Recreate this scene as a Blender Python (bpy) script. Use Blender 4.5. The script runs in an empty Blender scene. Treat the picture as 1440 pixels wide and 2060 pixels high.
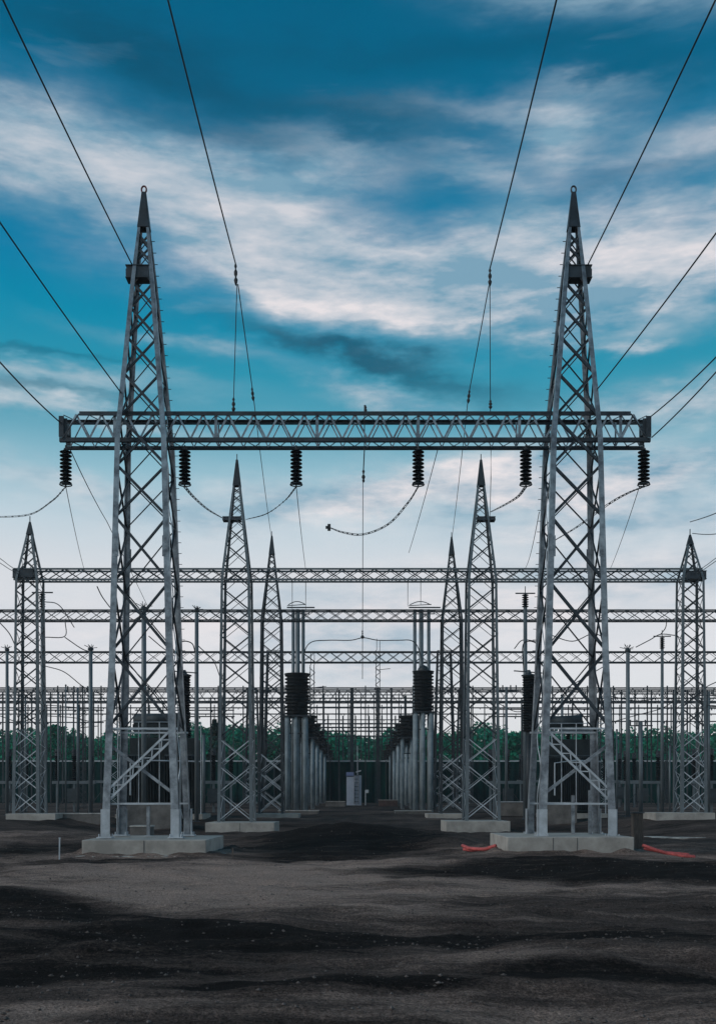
import bpy, math, random
from mathutils import Vector, noise as mnoise

# ------------------------------------------------------------------ camera
S = bpy.context.scene
COL = S.collection
F = 2100.0          # focal length in photograph pixels
EYE = 1.9
HZ = 1608.0         # row of the horizon in the photograph

cam_d = bpy.data.cameras.new("camera")
cam_d.sensor_fit = 'VERTICAL'
cam_d.sensor_height = 36.0
cam_d.lens = 36.0 * F / 2060.0
cam_d.shift_y = (HZ - 1030.0) / 2060.0
cam_d.clip_start = 0.1
cam_d.clip_end = 9000
cam = bpy.data.objects.new("camera", cam_d)
COL.objects.link(cam)
cam.location = (0, 0, EYE)
cam.rotation_euler = (math.radians(90), 0, 0)
S.camera = cam

# ------------------------------------------------------------------ view
S.view_settings.view_transform = 'Standard'
S.view_settings.look = 'None'
S.view_settings.exposure = 0.0
S.view_settings.gamma = 1.0

# ------------------------------------------------------------------ sun
SUN_EL, SUN_AZ = 34.0, 243.0      # compass style: 0 = ahead (+Y), 90 = right (+X)
sd = bpy.data.lights.new("sun", 'SUN')
sd.energy = 1.3
sd.angle = math.radians(12)
sd.color = (1.0, 0.95, 0.9)
sun = bpy.data.objects.new("sun", sd)
COL.objects.link(sun)
_a, _e = math.radians(SUN_AZ), math.radians(SUN_EL)
sdir = Vector((math.sin(_a) * math.cos(_e), math.cos(_a) * math.cos(_e), math.sin(_e)))
sun.rotation_euler = (-sdir).to_track_quat('-Z', 'Y').to_euler()

# ------------------------------------------------------------------ world
W = bpy.data.worlds.new("World")
S.world = W
W.use_nodes = True


def srgb(r, g, b):
    f = lambda c: (c / 255 / 12.92) if c / 255 <= 0.04045 else ((c / 255 + 0.055) / 1.055) ** 2.4
    return (f(r), f(g), f(b), 1.0)


def build_world():
    nt = W.node_tree
    nt.nodes.clear()
    N, L = nt.nodes, nt.links

    def math_(op, a, b=None, c=None, clamp=False):
        n = N.new('ShaderNodeMath')
        n.operation = op
        n.use_clamp = clamp
        for i, v in enumerate((a, b, c)):
            if v is None:
                continue
            if isinstance(v, (int, float)):
                n.inputs[i].default_value = v
            else:
                L.new(v, n.inputs[i])
        return n.outputs[0]

    def mix(fac, a, b):
        n = N.new('ShaderNodeMix')
        n.data_type = 'RGBA'
        if isinstance(fac, (int, float)):
            n.inputs[0].default_value = fac
        else:
            L.new(fac, n.inputs[0])
        for i, v in ((6, a), (7, b)):
            if isinstance(v, tuple):
                n.inputs[i].default_value = v
            else:
                L.new(v, n.inputs[i])
        return n.outputs[2]

    tc = N.new('ShaderNodeTexCoord')
    sp = N.new('ShaderNodeSeparateXYZ')
    L.new(tc.outputs['Generated'], sp.inputs[0])
    x, y, z = sp.outputs
    az = math_('ARCTAN2', x, y)
    hyp = math_('SQRT', math_('ADD', math_('MULTIPLY', x, x), math_('MULTIPLY', y, y)))
    el = math_('DIVIDE', z, math_('MAXIMUM', hyp, 0.02))

    def fbm(sx, sy, scale, detail, rough, off, dist=0.0, w=0.0):
        cb = N.new('ShaderNodeCombineXYZ')
        a = math_('ADD', math_('MULTIPLY', az, sx), math_('MULTIPLY', el, w))
        L.new(a, cb.inputs[0])
        L.new(math_('MULTIPLY', el, sy), cb.inputs[1])
        cb.inputs[2].default_value = off
        n = N.new('ShaderNodeTexNoise')
        n.inputs['Scale'].default_value = scale
        n.inputs['Detail'].default_value = detail
        n.inputs['Roughness'].default_value = rough
        n.inputs['Distortion'].default_value = dist
        L.new(cb.outputs[0], n.inputs['Vector'])
        return n.outputs[0]

    # edges of the cloud masses are broken up by a warp of the direction
    wa = math_('SUBTRACT', fbm(1.0, 2.2, 7.0, 5, 0.6, 3.1), 0.5)
    wb = math_('SUBTRACT', fbm(1.0, 2.2, 6.0, 5, 0.6, 9.7), 0.5)
    wc = math_('SUBTRACT', fbm(1.0, 2.6, 24.0, 4, 0.6, 5.2), 0.5)
    u = math_('ADD', az, math_('MULTIPLY', wa, 0.12))
    v = math_('ADD', el, math_('ADD', math_('MULTIPLY', wb, 0.085), math_('MULTIPLY', wc, 0.02)))

    uv = N.new('ShaderNodeCombineXYZ')
    L.new(u, uv.inputs[0])
    L.new(v, uv.inputs[1])

    def blob(px, py, rx, ry, ang, amp, acc=None):
        # image rows grow downwards: ang > 0 tilts the right end down
        mp = N.new('ShaderNodeMapping')
        mp.vector_type = 'TEXTURE'
        mp.inputs['Location'].default_value = (math.atan((px - 720) / F), (HZ - py) / F, 0)
        mp.inputs['Rotation'].default_value = (0, 0, -math.radians(ang))
        mp.inputs['Scale'].default_value = (rx / F, ry / F, 1)
        L.new(uv.outputs[0], mp.inputs[0])
        dt = N.new('ShaderNodeVectorMath')
        dt.operation = 'DOT_PRODUCT'
        L.new(mp.outputs[0], dt.inputs[0])
        L.new(mp.outputs[0], dt.inputs[1])
        g = math_('POWER', 0.3679, dt.outputs['Value'])
        return math_('MULTIPLY_ADD', g, amp, acc if acc is not None else 0.0)

    def total(lst):
        s = None
        for b in lst:
            s = blob(*b, acc=s)
        return s

    light = total(CLOUDS_LIGHT)
    dark = total(CLOUDS_DARK)
    # clear sky: teal overhead, paling to the horizon
    rp = N.new('ShaderNodeValToRGB')
    L.new(math_('MULTIPLY', el, 1.0), rp.inputs[0])
    cr = rp.color_ramp
    stops = SKY_STOPS
    while len(cr.elements) < len(stops):
        cr.elements.new(0.5)
    for e, (py, c) in zip(cr.elements, sorted(stops, key=lambda s: -s[0])):
        e.position = max(0.0, (HZ - py) / F)
        e.color = srgb(*c)
    ns = N.new('ShaderNodeTexSky')
    ns.sky_type = 'NISHITA'
    ns.sun_disc = False
    ns.sun_elevation = math.radians(SUN_EL)
    ns.sun_rotation = math.radians(SUN_AZ)
    nsc = N.new('ShaderNodeVectorMath')
    nsc.operation = 'MULTIPLY'
    L.new(ns.outputs[0], nsc.inputs[0])
    nsc.inputs[1].default_value = (0.01, 0.10, 0.10)
    base = mix(0.06, rp.outputs[0], nsc.outputs[0])
    # broad shade in the blue
    nz = fbm(1.0, 4.5, 5.0, 6, 0.58, 1.3, 0.4, 0.6)
    nz2 = fbm(1.0, 3.2, 11.0, 7, 0.62, 7.7, 0.5, 0.5)
    dk = math_('MULTIPLY', dark, math_('ADD', math_('MULTIPLY', nz2, 1.0), 0.45), clamp=True)
    base = mix(math_('MULTIPLY', dk, 0.75), base, srgb(16, 70, 96))
    # light cloud
    lm = math_('MULTIPLY', light, math_('ADD', math_('MULTIPLY', math_('SUBTRACT', nz2, 0.5), 1.8), 1.05))
    wisp = math_('MULTIPLY', math_('SUBTRACT', nz, 0.62, clamp=True), 1.0)
    lm = math_('ADD', lm, wisp, clamp=True)
    ccol = mix(math_('MULTIPLY', math_('SUBTRACT', 0.74, el, clamp=True), 3.4, clamp=True), srgb(152, 178, 196), srgb(246, 236, 236))
    ccol2 = mix(math_('MULTIPLY', math_('SUBTRACT', fbm(1.0, 3.0, 9.0, 5, 0.6, 4.4), 0.36), 3.4, clamp=True), srgb(128, 166, 188), ccol)
    col = mix(math_('MULTIPLY', lm, 0.93), base, ccol2)
    # below the horizon
    sc = N.new('ShaderNodeVectorMath')
    sc.operation = 'SCALE'
    L.new(col, sc.inputs[0])
    sc.inputs['Scale'].default_value = 10.0
    bg = N.new('ShaderNodeBackground')
    bg.inputs['Strength'].default_value = 0.1
    L.new(sc.outputs[0], bg.inputs[0])
    out = N.new('ShaderNodeOutputWorld')
    L.new(bg.outputs[0], out.inputs[0])


# (px, py, rx, ry, tilt, amount): where the cloud masses stand in the sky
CLOUDS_LIGHT = [
    (60, 335, 240, 66, 5, 0.75), (330, 370, 240, 75, 10, 0.7), (120, 430, 260, 60, 12, 0.55),
    (560, 470, 260, 95, 18, 0.85), (760, 560, 360, 75, 8, 0.95), (1020, 480, 150, 90, -50, 0.6),
    (1180, 560, 260, 75, 0, 0.95), (1400, 570, 200, 75, -4, 0.9), (900, 600, 320, 45, 4, 0.6), (600, 590, 200, 40, 15, 0.5),
    (1160, 300, 90, 55, 15, 0.75), (1040, 250, 240, 28, 6, 0.4), (960, 340, 110, 28, 20, 0.45),
    (1390, 340, 110, 55, 5, 0.65), (1400, 40, 260, 60, 10, 0.65), (1130, 15, 200, 35, 8, 0.4), (1180, 215, 120, 22, 4, 0.4),
    (680, 300, 120, 30, 10, 0.3), (660, 360, 160, 40, -5, 0.5), (1300, 470, 260, 50, 0, 0.5),
    (60, 790, 260, 22, 2, 0.4), (80, 850, 320, 20, 2, 0.5), (800, 795, 110, 24, 8, 0.6), (720, 770, 80, 14, 5, 0.35),
    (1290, 728, 70, 14, 0, 0.6), (1400, 850, 150, 32, -3, 0.75), (1000, 660, 250, 26, 6, 0.5), (450, 720, 200, 22, 8, 0.35),
    (820, 985, 260, 42, 0, 0.9), (1150, 980, 300, 60, 0, 0.9), (1250, 1060, 300, 40, 0, 0.6), (560, 1020, 230, 40, -6, 0.6), (150, 1000, 200, 30, 10, 0.45), (1350, 960, 200, 50, 0, 0.4),
    (1200, 1180, 420, 60, 0, 0.55), (600, 1260, 500, 70, 0, 0.45), (760, 1330, 160, 60, 0, 0.5),
]
CLOUDS_DARK = [
    (420, 190, 330, 60, 16, 0.6), (200, 110, 300, 70, 6, 0.4), (700, 120, 300, 60, 4, 0.3), (760, 240, 190, 50, 12, 0.5), (1000, 110, 320, 45, 4, 0.35),
    (1330, 190, 240, 45, 6, 0.35), (540, 300, 160, 30, 10, 0.4), (800, 735, 250, 24, 13, 0.8), (640, 690, 170, 20, 10, 0.6), (60, 745, 180, 10, 0, 0.45),
    (70, 822, 190, 12, 0, 0.5), (300, 260, 130, 30, 12, 0.3), (1250, 400, 200, 20, -8, 0.25),
]
SKY_STOPS = [
    (1608, (238, 236, 238)), (1300, (233, 231, 235)), (1160, (222, 224, 229)), (1060, (198, 214, 224)), (960, (150, 192, 208)),
    (860, (90, 162, 185)), (760, (44, 148, 176)), (660, (10, 138, 172)), (540, (0, 124, 166)), (300, (0, 112, 152)), (60, (0, 98, 136)), (-300, (0, 84, 118)),
]
build_world()


# ------------------------------------------------------------------ helpers
def P(px, py, D):
    """A point at distance D that the photograph shows at px, py."""
    return Vector(((px - 720.0) * D / F, D, EYE + (HZ - py) * D / F))


def X_(px, D):
    return (px - 720.0) * D / F


def Z_(py, D):
    return EYE + (HZ - py) * D / F


def sm(a, b, t):
    t = max(0.0, min(1.0, (t - a) / (b - a)))
    return t * t * (3 - 2 * t)


def nz(x, y, s, o=0.0):
    return mnoise.noise(Vector((x * s, y * s, o)))


def bump(x, y, cx, cy, rx, ry, h, ang=0.0):
    c, s = math.cos(ang), math.sin(ang)
    dx, dy = x - cx, y - cy
    p, q = (dx * c + dy * s) / rx, (-dx * s + dy * c) / ry
    return h * math.exp(-(p * p + q * q))


def ridge(x, y, cx, cy, rx, rf, rb, h, ang=0.0):
    """mound with a steep front (towards -Y) and a long back"""
    c, s = math.cos(ang), math.sin(ang)
    dx, dy = x - cx, y - cy
    p, q = (dx * c + dy * s) / rx, (-dx * s + dy * c)
    q = q / (rf if q < 0 else rb)
    return h * math.exp(-(p * p + q * q))


PADS = []   # (cx, cy, halfx, halfy, z): level ground under foundations


def gz(x, y):
    h = 0.75 * sm(63, 82, y) + 0.68 * sm(86, 125, y)
    h += 0.75 * sm(13, 20, abs(x)) * sm(46, 60, y) * (1 - sm(64, 80, y))
    # dark bank dug out between the front towers and the second row
    h += ridge(x, y, -0.6, 43.0, 3.3, 3.2, 6.0, 0.95)
    h += ridge(x, y, 3.4, 40.0, 1.6, 2.0, 4.0, 0.45)
    h += ridge(x, y, -15, 45.0, 6.0, 3.5, 6.0, 0.5)
    # foreground mounds
    near = 1 - sm(30, 36, y)
    h += near * (ridge(x, y, -7.4, 19.0, 3.0, .9, 2.6, 0.26, -0.10) + ridge(x, y, 9.6, 26.0, 5.5, 1.2, 3.6, 0.24, 0.06)
                 + ridge(x, y, 3.8, 12.2, 3.6, 0.9, 1.8, 0.20, 0.18) + ridge(x, y, 4.0, 30.5, 4.2, 1.4, 3.0, 0.18, 0.25)
                 + ridge(x, y, -5.0, 13.2, 4.0, 1.2, 2.4, 0.20, 0.05) + ridge(x, y, 0.0, 17.2, 5.0, 1.2, 2.6, 0.12, 0.0)
                 + ridge(x, y, -6.5, 29.0, 3.5, 1.1, 2.4, 0.16, 0.0))
    a = sm(3, 8, y) * (1 - sm(60, 90, y))
    h += a * (0.13 * nz(x, y * 1.8, 0.35, 1.0) + 0.075 * nz(x, y * 1.7, 1.1, 4.0) + 0.035 * nz(x, y, 2.4, 7.0) + .012 * nz(x, y, 5.5, 2.0))
    for cx, cy, hx, hy, z in PADS:
        dx, dy = max(0, abs(x - cx) - hx), max(0, abs(y - cy) - hy)
        d = math.hypot(dx, dy)
        if d < 2.0:
            t = 1 - sm(0.0, 2.0, d)
            h = h * (1 - t) + z * t + 0.13 * math.exp(-((d - .15) / .3) ** 2) * max(0, .45 + 1.4 * nz(x, y, 1.7, 31))
    return h


# ------------------------------------------------------------------ materials
def make_mat(name, col, rough=0.6, metal=0.0, var=0.3, scale=3.0, col2=None, bumpy=0.0, bscale=20.0, spec=0.5, stretch=(1, 1, 1), rust=0.0):
    m = bpy.data.materials.new(name)
    m.use_nodes = True
    nt = m.node_tree
    N, L = nt.nodes, nt.links
    b = N['Principled BSDF']
    b.inputs['Roughness'].default_value = rough
    b.inputs['Metallic'].default_value = metal
    b.inputs['Specular IOR Level'].default_value = spec
    g = N.new('ShaderNodeNewGeometry')
    mp = N.new('ShaderNodeMapping')
    mp.inputs['Scale'].default_value = stretch
    L.new(g.outputs['Position'], mp.inputs[0])
    n = N.new('ShaderNodeTexNoise')
    n.inputs['Scale'].default_value = scale
    n.inputs['Detail'].default_value = 6
    n.inputs['Roughness'].default_value = 0.65
    L.new(mp.outputs[0], n.inputs['Vector'])
    r = N.new('ShaderNodeValToRGB')
    c2 = col2 or tuple(c * (1 - var) for c in col)
    r.color_ramp.elements[0].position = 0.35
    r.color_ramp.elements[1].position = 0.65
    r.color_ramp.elements[0].color = (*c2, 1)
    r.color_ramp.elements[1].color = (*col, 1)
    L.new(n.outputs[0], r.inputs[0])
    if rust:
        # rust blooms and runs, drawn out down the member
        m3 = N.new('ShaderNodeMapping')
        m3.inputs['Scale'].default_value = (5, 5, 1.1)
        L.new(g.outputs['Position'], m3.inputs[0])
        n3 = N.new('ShaderNodeTexNoise')
        n3.inputs['Scale'].default_value = 1.3
        n3.inputs['Detail'].default_value = 7
        n3.inputs['Roughness'].default_value = 0.7
        L.new(m3.outputs[0], n3.inputs['Vector'])
        k3 = N.new('ShaderNodeMapRange')
        k3.inputs[1].default_value = 0.60
        k3.inputs[2].default_value = 0.74
        k3.inputs[4].default_value = rust
        L.new(n3.outputs[0], k3.inputs[0])
        x3 = N.new('ShaderNodeMix')
        x3.data_type = 'RGBA'
        L.new(k3.outputs[0], x3.inputs[0])
        L.new(r.outputs[0], x3.inputs[6])
        x3.inputs[7].default_value = (0.10, 0.05, 0.028, 1)
        L.new(x3.outputs[2], b.inputs['Base Color'])
    else:
        L.new(r.outputs[0], b.inputs['Base Color'])
    rr = N.new('ShaderNodeMapRange')
    rr.inputs[3].default_value = min(1, rough + 0.12)
    rr.inputs[4].default_value = max(0.05, rough - 0.1)
    L.new(n.outputs[0], rr.inputs[0])
    L.new(rr.outputs[0], b.inputs['Roughness'])
    if bumpy:
        n2 = N.new('ShaderNodeTexNoise')
        n2.inputs['Scale'].default_value = bscale
        n2.inputs['Detail'].default_value = 5
        L.new(g.outputs['Position'], n2.inputs['Vector'])
        bp = N.new('ShaderNodeBump')
        bp.inputs['Strength'].default_value = bumpy
        bp.inputs['Distance'].default_value = 0.03
        L.new(n2.outputs[0], bp.inputs['Height'])
        L.new(bp.outputs[0], b.inputs['Normal'])
    return m


M = {
    'steel': make_mat('galvanised_steel', (0.34, 0.375, 0.405), 0.36, 0.45, scale=2.6, col2=(0.11, 0.123, 0.142), rust=.4),
    'steel_dark': make_mat('weathered_steel', (0.045, 0.056, 0.068), 0.5, 0.4, scale=3.0, var=0.5, rust=.5),
    'steel_far': make_mat('distant_steel', (0.038, 0.046, 0.054), 0.55, 0.3, scale=1.0, var=0.45),
    'steel_bright': make_mat('pale_lit_zinc', (0.52, 0.56, 0.60), 0.38, 0.3, scale=2.5, var=0.35),  # pale zinc; on the tower feet its bright tone paints in light
    'concrete_dark': make_mat('dirty_concrete', (0.17, 0.155, 0.145), 0.9, 0, scale=1.4, var=0.5, bumpy=0.3, bscale=14),
    'steel_post': make_mat('grey_post_paint', (0.15, 0.175, 0.19), 0.5, 0.25, scale=0.8, var=0.35),
    'steel_column': make_mat('pale_column_zinc', (0.26, 0.31, 0.34), 0.8, 0.0, scale=0.8, var=0.5, spec=.2),
    'wire': make_mat('conductor_wire', (0.02, 0.022, 0.026), 0.6, 0.2, scale=5),
    'porcelain': make_mat('dark_glaze', (0.008, 0.010, 0.013), 0.6, 0.0, scale=5, var=0.5, spec=0.15),
    'concrete': make_mat('concrete', (0.42, 0.385, 0.35), 0.85, 0, scale=1.4, col2=(0.26, 0.238, 0.215), bumpy=0.35, bscale=14),
    'concrete_light': make_mat('pale_concrete', (0.55, 0.51, 0.47), 0.9, 0, scale=3, col2=(0.2, 0.185, 0.17), bumpy=0.5, bscale=9),
    'transformer': make_mat('transformer_paint', (0.02, 0.028, 0.032), 0.6, 0.1, scale=1.2, var=0.5, spec=.3),
    'transformer_grey': make_mat('radiator_paint', (0.05, 0.062, 0.07), 0.6, 0.1, scale=1.2, var=0.5, spec=.3),
    'cabinet': make_mat('cabinet_paint', (0.38, 0.42, 0.50), 0.5, 0.0, scale=1.0, var=0.2),
    'cabinet_blue': make_mat('cabinet_blue_paint', (0.16, 0.2, 0.36), 0.5, 0.0, scale=1.0, var=0.2),
    'fence': make_mat('dark_fence_sheet', (0.004, 0.040, 0.034), 0.9, 0.0, scale=0.12, col2=(0.002, 0.008, 0.012), spec=0.0),
    'red': make_mat('red_plastic', (0.62, 0.11, 0.10), 0.6, 0, scale=8, var=0.45),
    'redring': make_mat('red_oxide', (0.16, 0.02, 0.02), 0.6, 0.1, scale=8, var=0.5),
    'wood': make_mat('old_timber', (0.12, 0.09, 0.075), 0.85, 0, scale=6, var=0.5, stretch=(6, 6, 1)),
    'bark': make_mat('bark', (0.06, 0.045, 0.035), 0.9, 0, scale=6, var=0.4),
    'leaf': make_mat('leaf', (0.012, 0.23, 0.125), 0.8, 0, scale=0.12, col2=(0.010, 0.16, 0.105), spec=0.05),
    'leaf_dark': make_mat('pine_needles', (0.008, 0.05, 0.036), 0.7, 0, scale=0.5, col2=(0.005, 0.025, 0.022), spec=0.15),
    'rubble': make_mat('soil_clod', (0.16, 0.13, 0.12), 0.95, 0, scale=4, var=0.8),
    'rust': make_mat('brown_paint', (0.09, 0.05, 0.045), 0.8, 0, scale=3, var=0.5),
}


# ------------------------------------------------------------------ mesh builder
class MB:
    def __init__(self):
        self.v, self.f = [], []

    def box(self, c, s, rz=0.0):
        cx, cy, cz = c
        hx, hy, hz = s[0] / 2, s[1] / 2, s[2] / 2
        b = len(self.v)
        ca, sa = math.cos(rz), math.sin(rz)
        for dz in (-hz, hz):
            for dx, dy in ((-hx, -hy), (hx, -hy), (hx, hy), (-hx, hy)):
                self.v.append((cx + dx * ca - dy * sa, cy + dx * sa + dy * ca, cz + dz))
        for q in ((0, 3, 2, 1), (4, 5, 6, 7), (0, 1, 5, 4), (1, 2, 6, 5), (2, 3, 7, 6), (3, 0, 4, 7)):
            self.f.append(tuple(b + i for i in q))
        return self

    def bar(self, p, q, w, t=None, up=None):
        p, q = Vector(p), Vector(q)
        d = (q - p)
        if d.length < 1e-6:
            return self
        d.normalize()
        t = w if t is None else t
        up = Vector(up) if up is not None else (Vector((0, 1, 0)) if abs(d.y) < 0.9 else Vector((0, 0, 1)))
        s = d.cross(up)
        if s.length < 1e-4:
            s = d.cross(Vector((1, 0, 0)))
        s.normalize()
        n = s.cross(d).normalized()
        b = len(self.v)
        for o in (p, q):
            for a, c in ((-1, -1), (1, -1), (1, 1), (-1, 1)):
                self.v.append(tuple(o + s * (a * w / 2) + n * (c * t / 2)))
        for k in ((0, 3, 2, 1), (4, 5, 6, 7), (0, 1, 5, 4), (1, 2, 6, 5), (2, 3, 7, 6), (3, 0, 4, 7)):
            self.f.append(tuple(b + i for i in k))
        return self

    def angle(self, p, q, w, up, t=0.02):
        """rolled angle section: one flat flange and one standing flange"""
        p, q, up = Vector(p), Vector(q), Vector(up).normalized()
        d = (q - p).normalized()
        s = d.cross(up).normalized()
        self.bar(p, q, w, t, up)
        self.bar(p + s * (w / 2 - t / 2) + up * (w * 0.35 + t / 2 + .002), q + s * (w / 2 - t / 2) + up * (w * 0.35 + t / 2 + .002), t, w * 0.7, up)
        return self

    def tube(self, pts, r, n=6, cap=True):
        pts = [Vector(p) for p in pts]
        m = len(pts)
        rs = r if isinstance(r, (list, tuple)) else [r] * m
        b = len(self.v)
        prev = None
        for i, p in enumerate(pts):
            d = (pts[min(i + 1, m - 1)] - pts[max(i - 1, 0)]).normalized()
            if prev is None:
                a = Vector((0, 0, 1)) if abs(d.z) < 0.9 else Vector((1, 0, 0))
                s = d.cross(a).normalized()
            else:
                s = (prev - d * prev.dot(d)).normalized()
            prev = s
            t = d.cross(s)
            for k in range(n):
                an = 2 * math.pi * k / n
                self.v.append(tuple(p + (s * math.cos(an) + t * math.sin(an)) * rs[i]))
        for i in range(m - 1):
            for k in range(n):
                a0, a1 = b + i * n + k, b + i * n + (k + 1) % n
                self.f.append((a0, a1, a1 + n, a0 + n))
        if cap:
            self.f.append(tuple(b + k for k in reversed(range(n))))
            self.f.append(tuple(b + (m - 1) * n + k for k in range(n)))
        return self

    def lathe(self, c, prof, n=16):
        """prof: list of (radius, z) from the bottom up"""
        b = len(self.v)
        for r, z in prof:
            for k in range(n):
                an = 2 * math.pi * k / n
                self.v.append((c[0] + r * math.cos(an), c[1] + r * math.sin(an), c[2] + z))
        for i in range(len(prof) - 1):
            for k in range(n):
                a0, a1 = b + i * n + k, b + i * n + (k + 1) % n
                self.f.append((a0, a1, a1 + n, a0 + n))
        self.f.append(tuple(b + k for k in reversed(range(n))))
        self.f.append(tuple(b + (len(prof) - 1) * n + k for k in range(n)))
        return self

    def prism(self, outline, y0, y1):
        """outline in x,z extruded along y"""
        b, n = len(self.v), len(outline)
        for y in (y0, y1):
            for x, z in outline:
                self.v.append((x, y, z))
        self.f.append(tuple(b + i for i in range(n)))
        self.f.append(tuple(b + n + i for i in reversed(range(n))))
        for i in range(n):
            j = (i + 1) % n
            self.f.append((b + i, b + n + i, b + n + j, b + j))
        return self

    def build(self, name, mat, parent=None, smooth=False, bevel=0.0, origin=None):
        me = bpy.data.meshes.new(name)
        o = Vector(origin) if origin is not None else Vector((0, 0, 0))
        if parent is not None:
            o = OR.get(parent.name, Vector((0, 0, 0)))
        vs = self.v
        if o.length > 0:
            vs = [(a - o.x, b - o.y, c - o.z) for a, b, c in vs]
        me.from_pydata(vs, [], self.f)
        if isinstance(mat, str):
            mat = M[mat]
        me.materials.append(mat)
        if smooth:
            me.polygons.foreach_set('use_smooth', [True] * len(me.polygons))
        me.update()
        ob = bpy.data.objects.new(name, me)
        COL.objects.link(ob)
        if parent is not None:
            ob.parent = parent
            OR[ob.name] = o.copy()
        else:
            ob.location = o
            OR[ob.name] = o.copy()
        if bevel:
            md = ob.modifiers.new('bevel', 'BEVEL')
            md.width = bevel
            md.segments = 2
        return ob


OR = {}      # world position of each object's origin; children share their thing's


def tag(o, label, cat, group=None):
    o['label'] = label
    o['category'] = cat
    if group:
        o['group'] = group
    return o


def thing(name, label, cat, loc, group=None):
    o = bpy.data.objects.new(name, None)
    o.empty_display_size = 0.5
    COL.objects.link(o)
    o['kind'] = 'thing'
    o.location = loc
    OR[o.name] = Vector(loc)
    return tag(o, label, cat, group)


def struct(o):
    o['kind'] = 'structure'
    return o


# ------------------------------------------------------------------ lattice towers
def skin_L(mb, cx, cy, sx, sy, levels, lean):
    """tapering angle-section leg through levels (z, half width, flange width, thickness)"""
    b = len(mb.v)
    for z, hw, a, t in levels:
        ox, oy = cx + lean(z) + sx * hw, cy + sy * hw
        a = min(a, hw * 0.98)
        for p, q in ((0, 0), (a, 0), (a, t), (t, t), (t, a), (0, a)):
            mb.v.append((ox - sx * p, oy - sy * q, z))
    n = len(levels)
    flip = sx * sy < 0
    for i in range(n - 1):
        for k in range(6):
            a0, a1 = b + i * 6 + k, b + i * 6 + (k + 1) % 6
            f = (a0, a1, a1 + 6, a0 + 6)
            mb.f.append(tuple(reversed(f)) if flip else f)
    mb.f.append(tuple(b + k for k in range(6)))
    mb.f.append(tuple(b + (n - 1) * 6 + k for k in range(6)))


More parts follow.
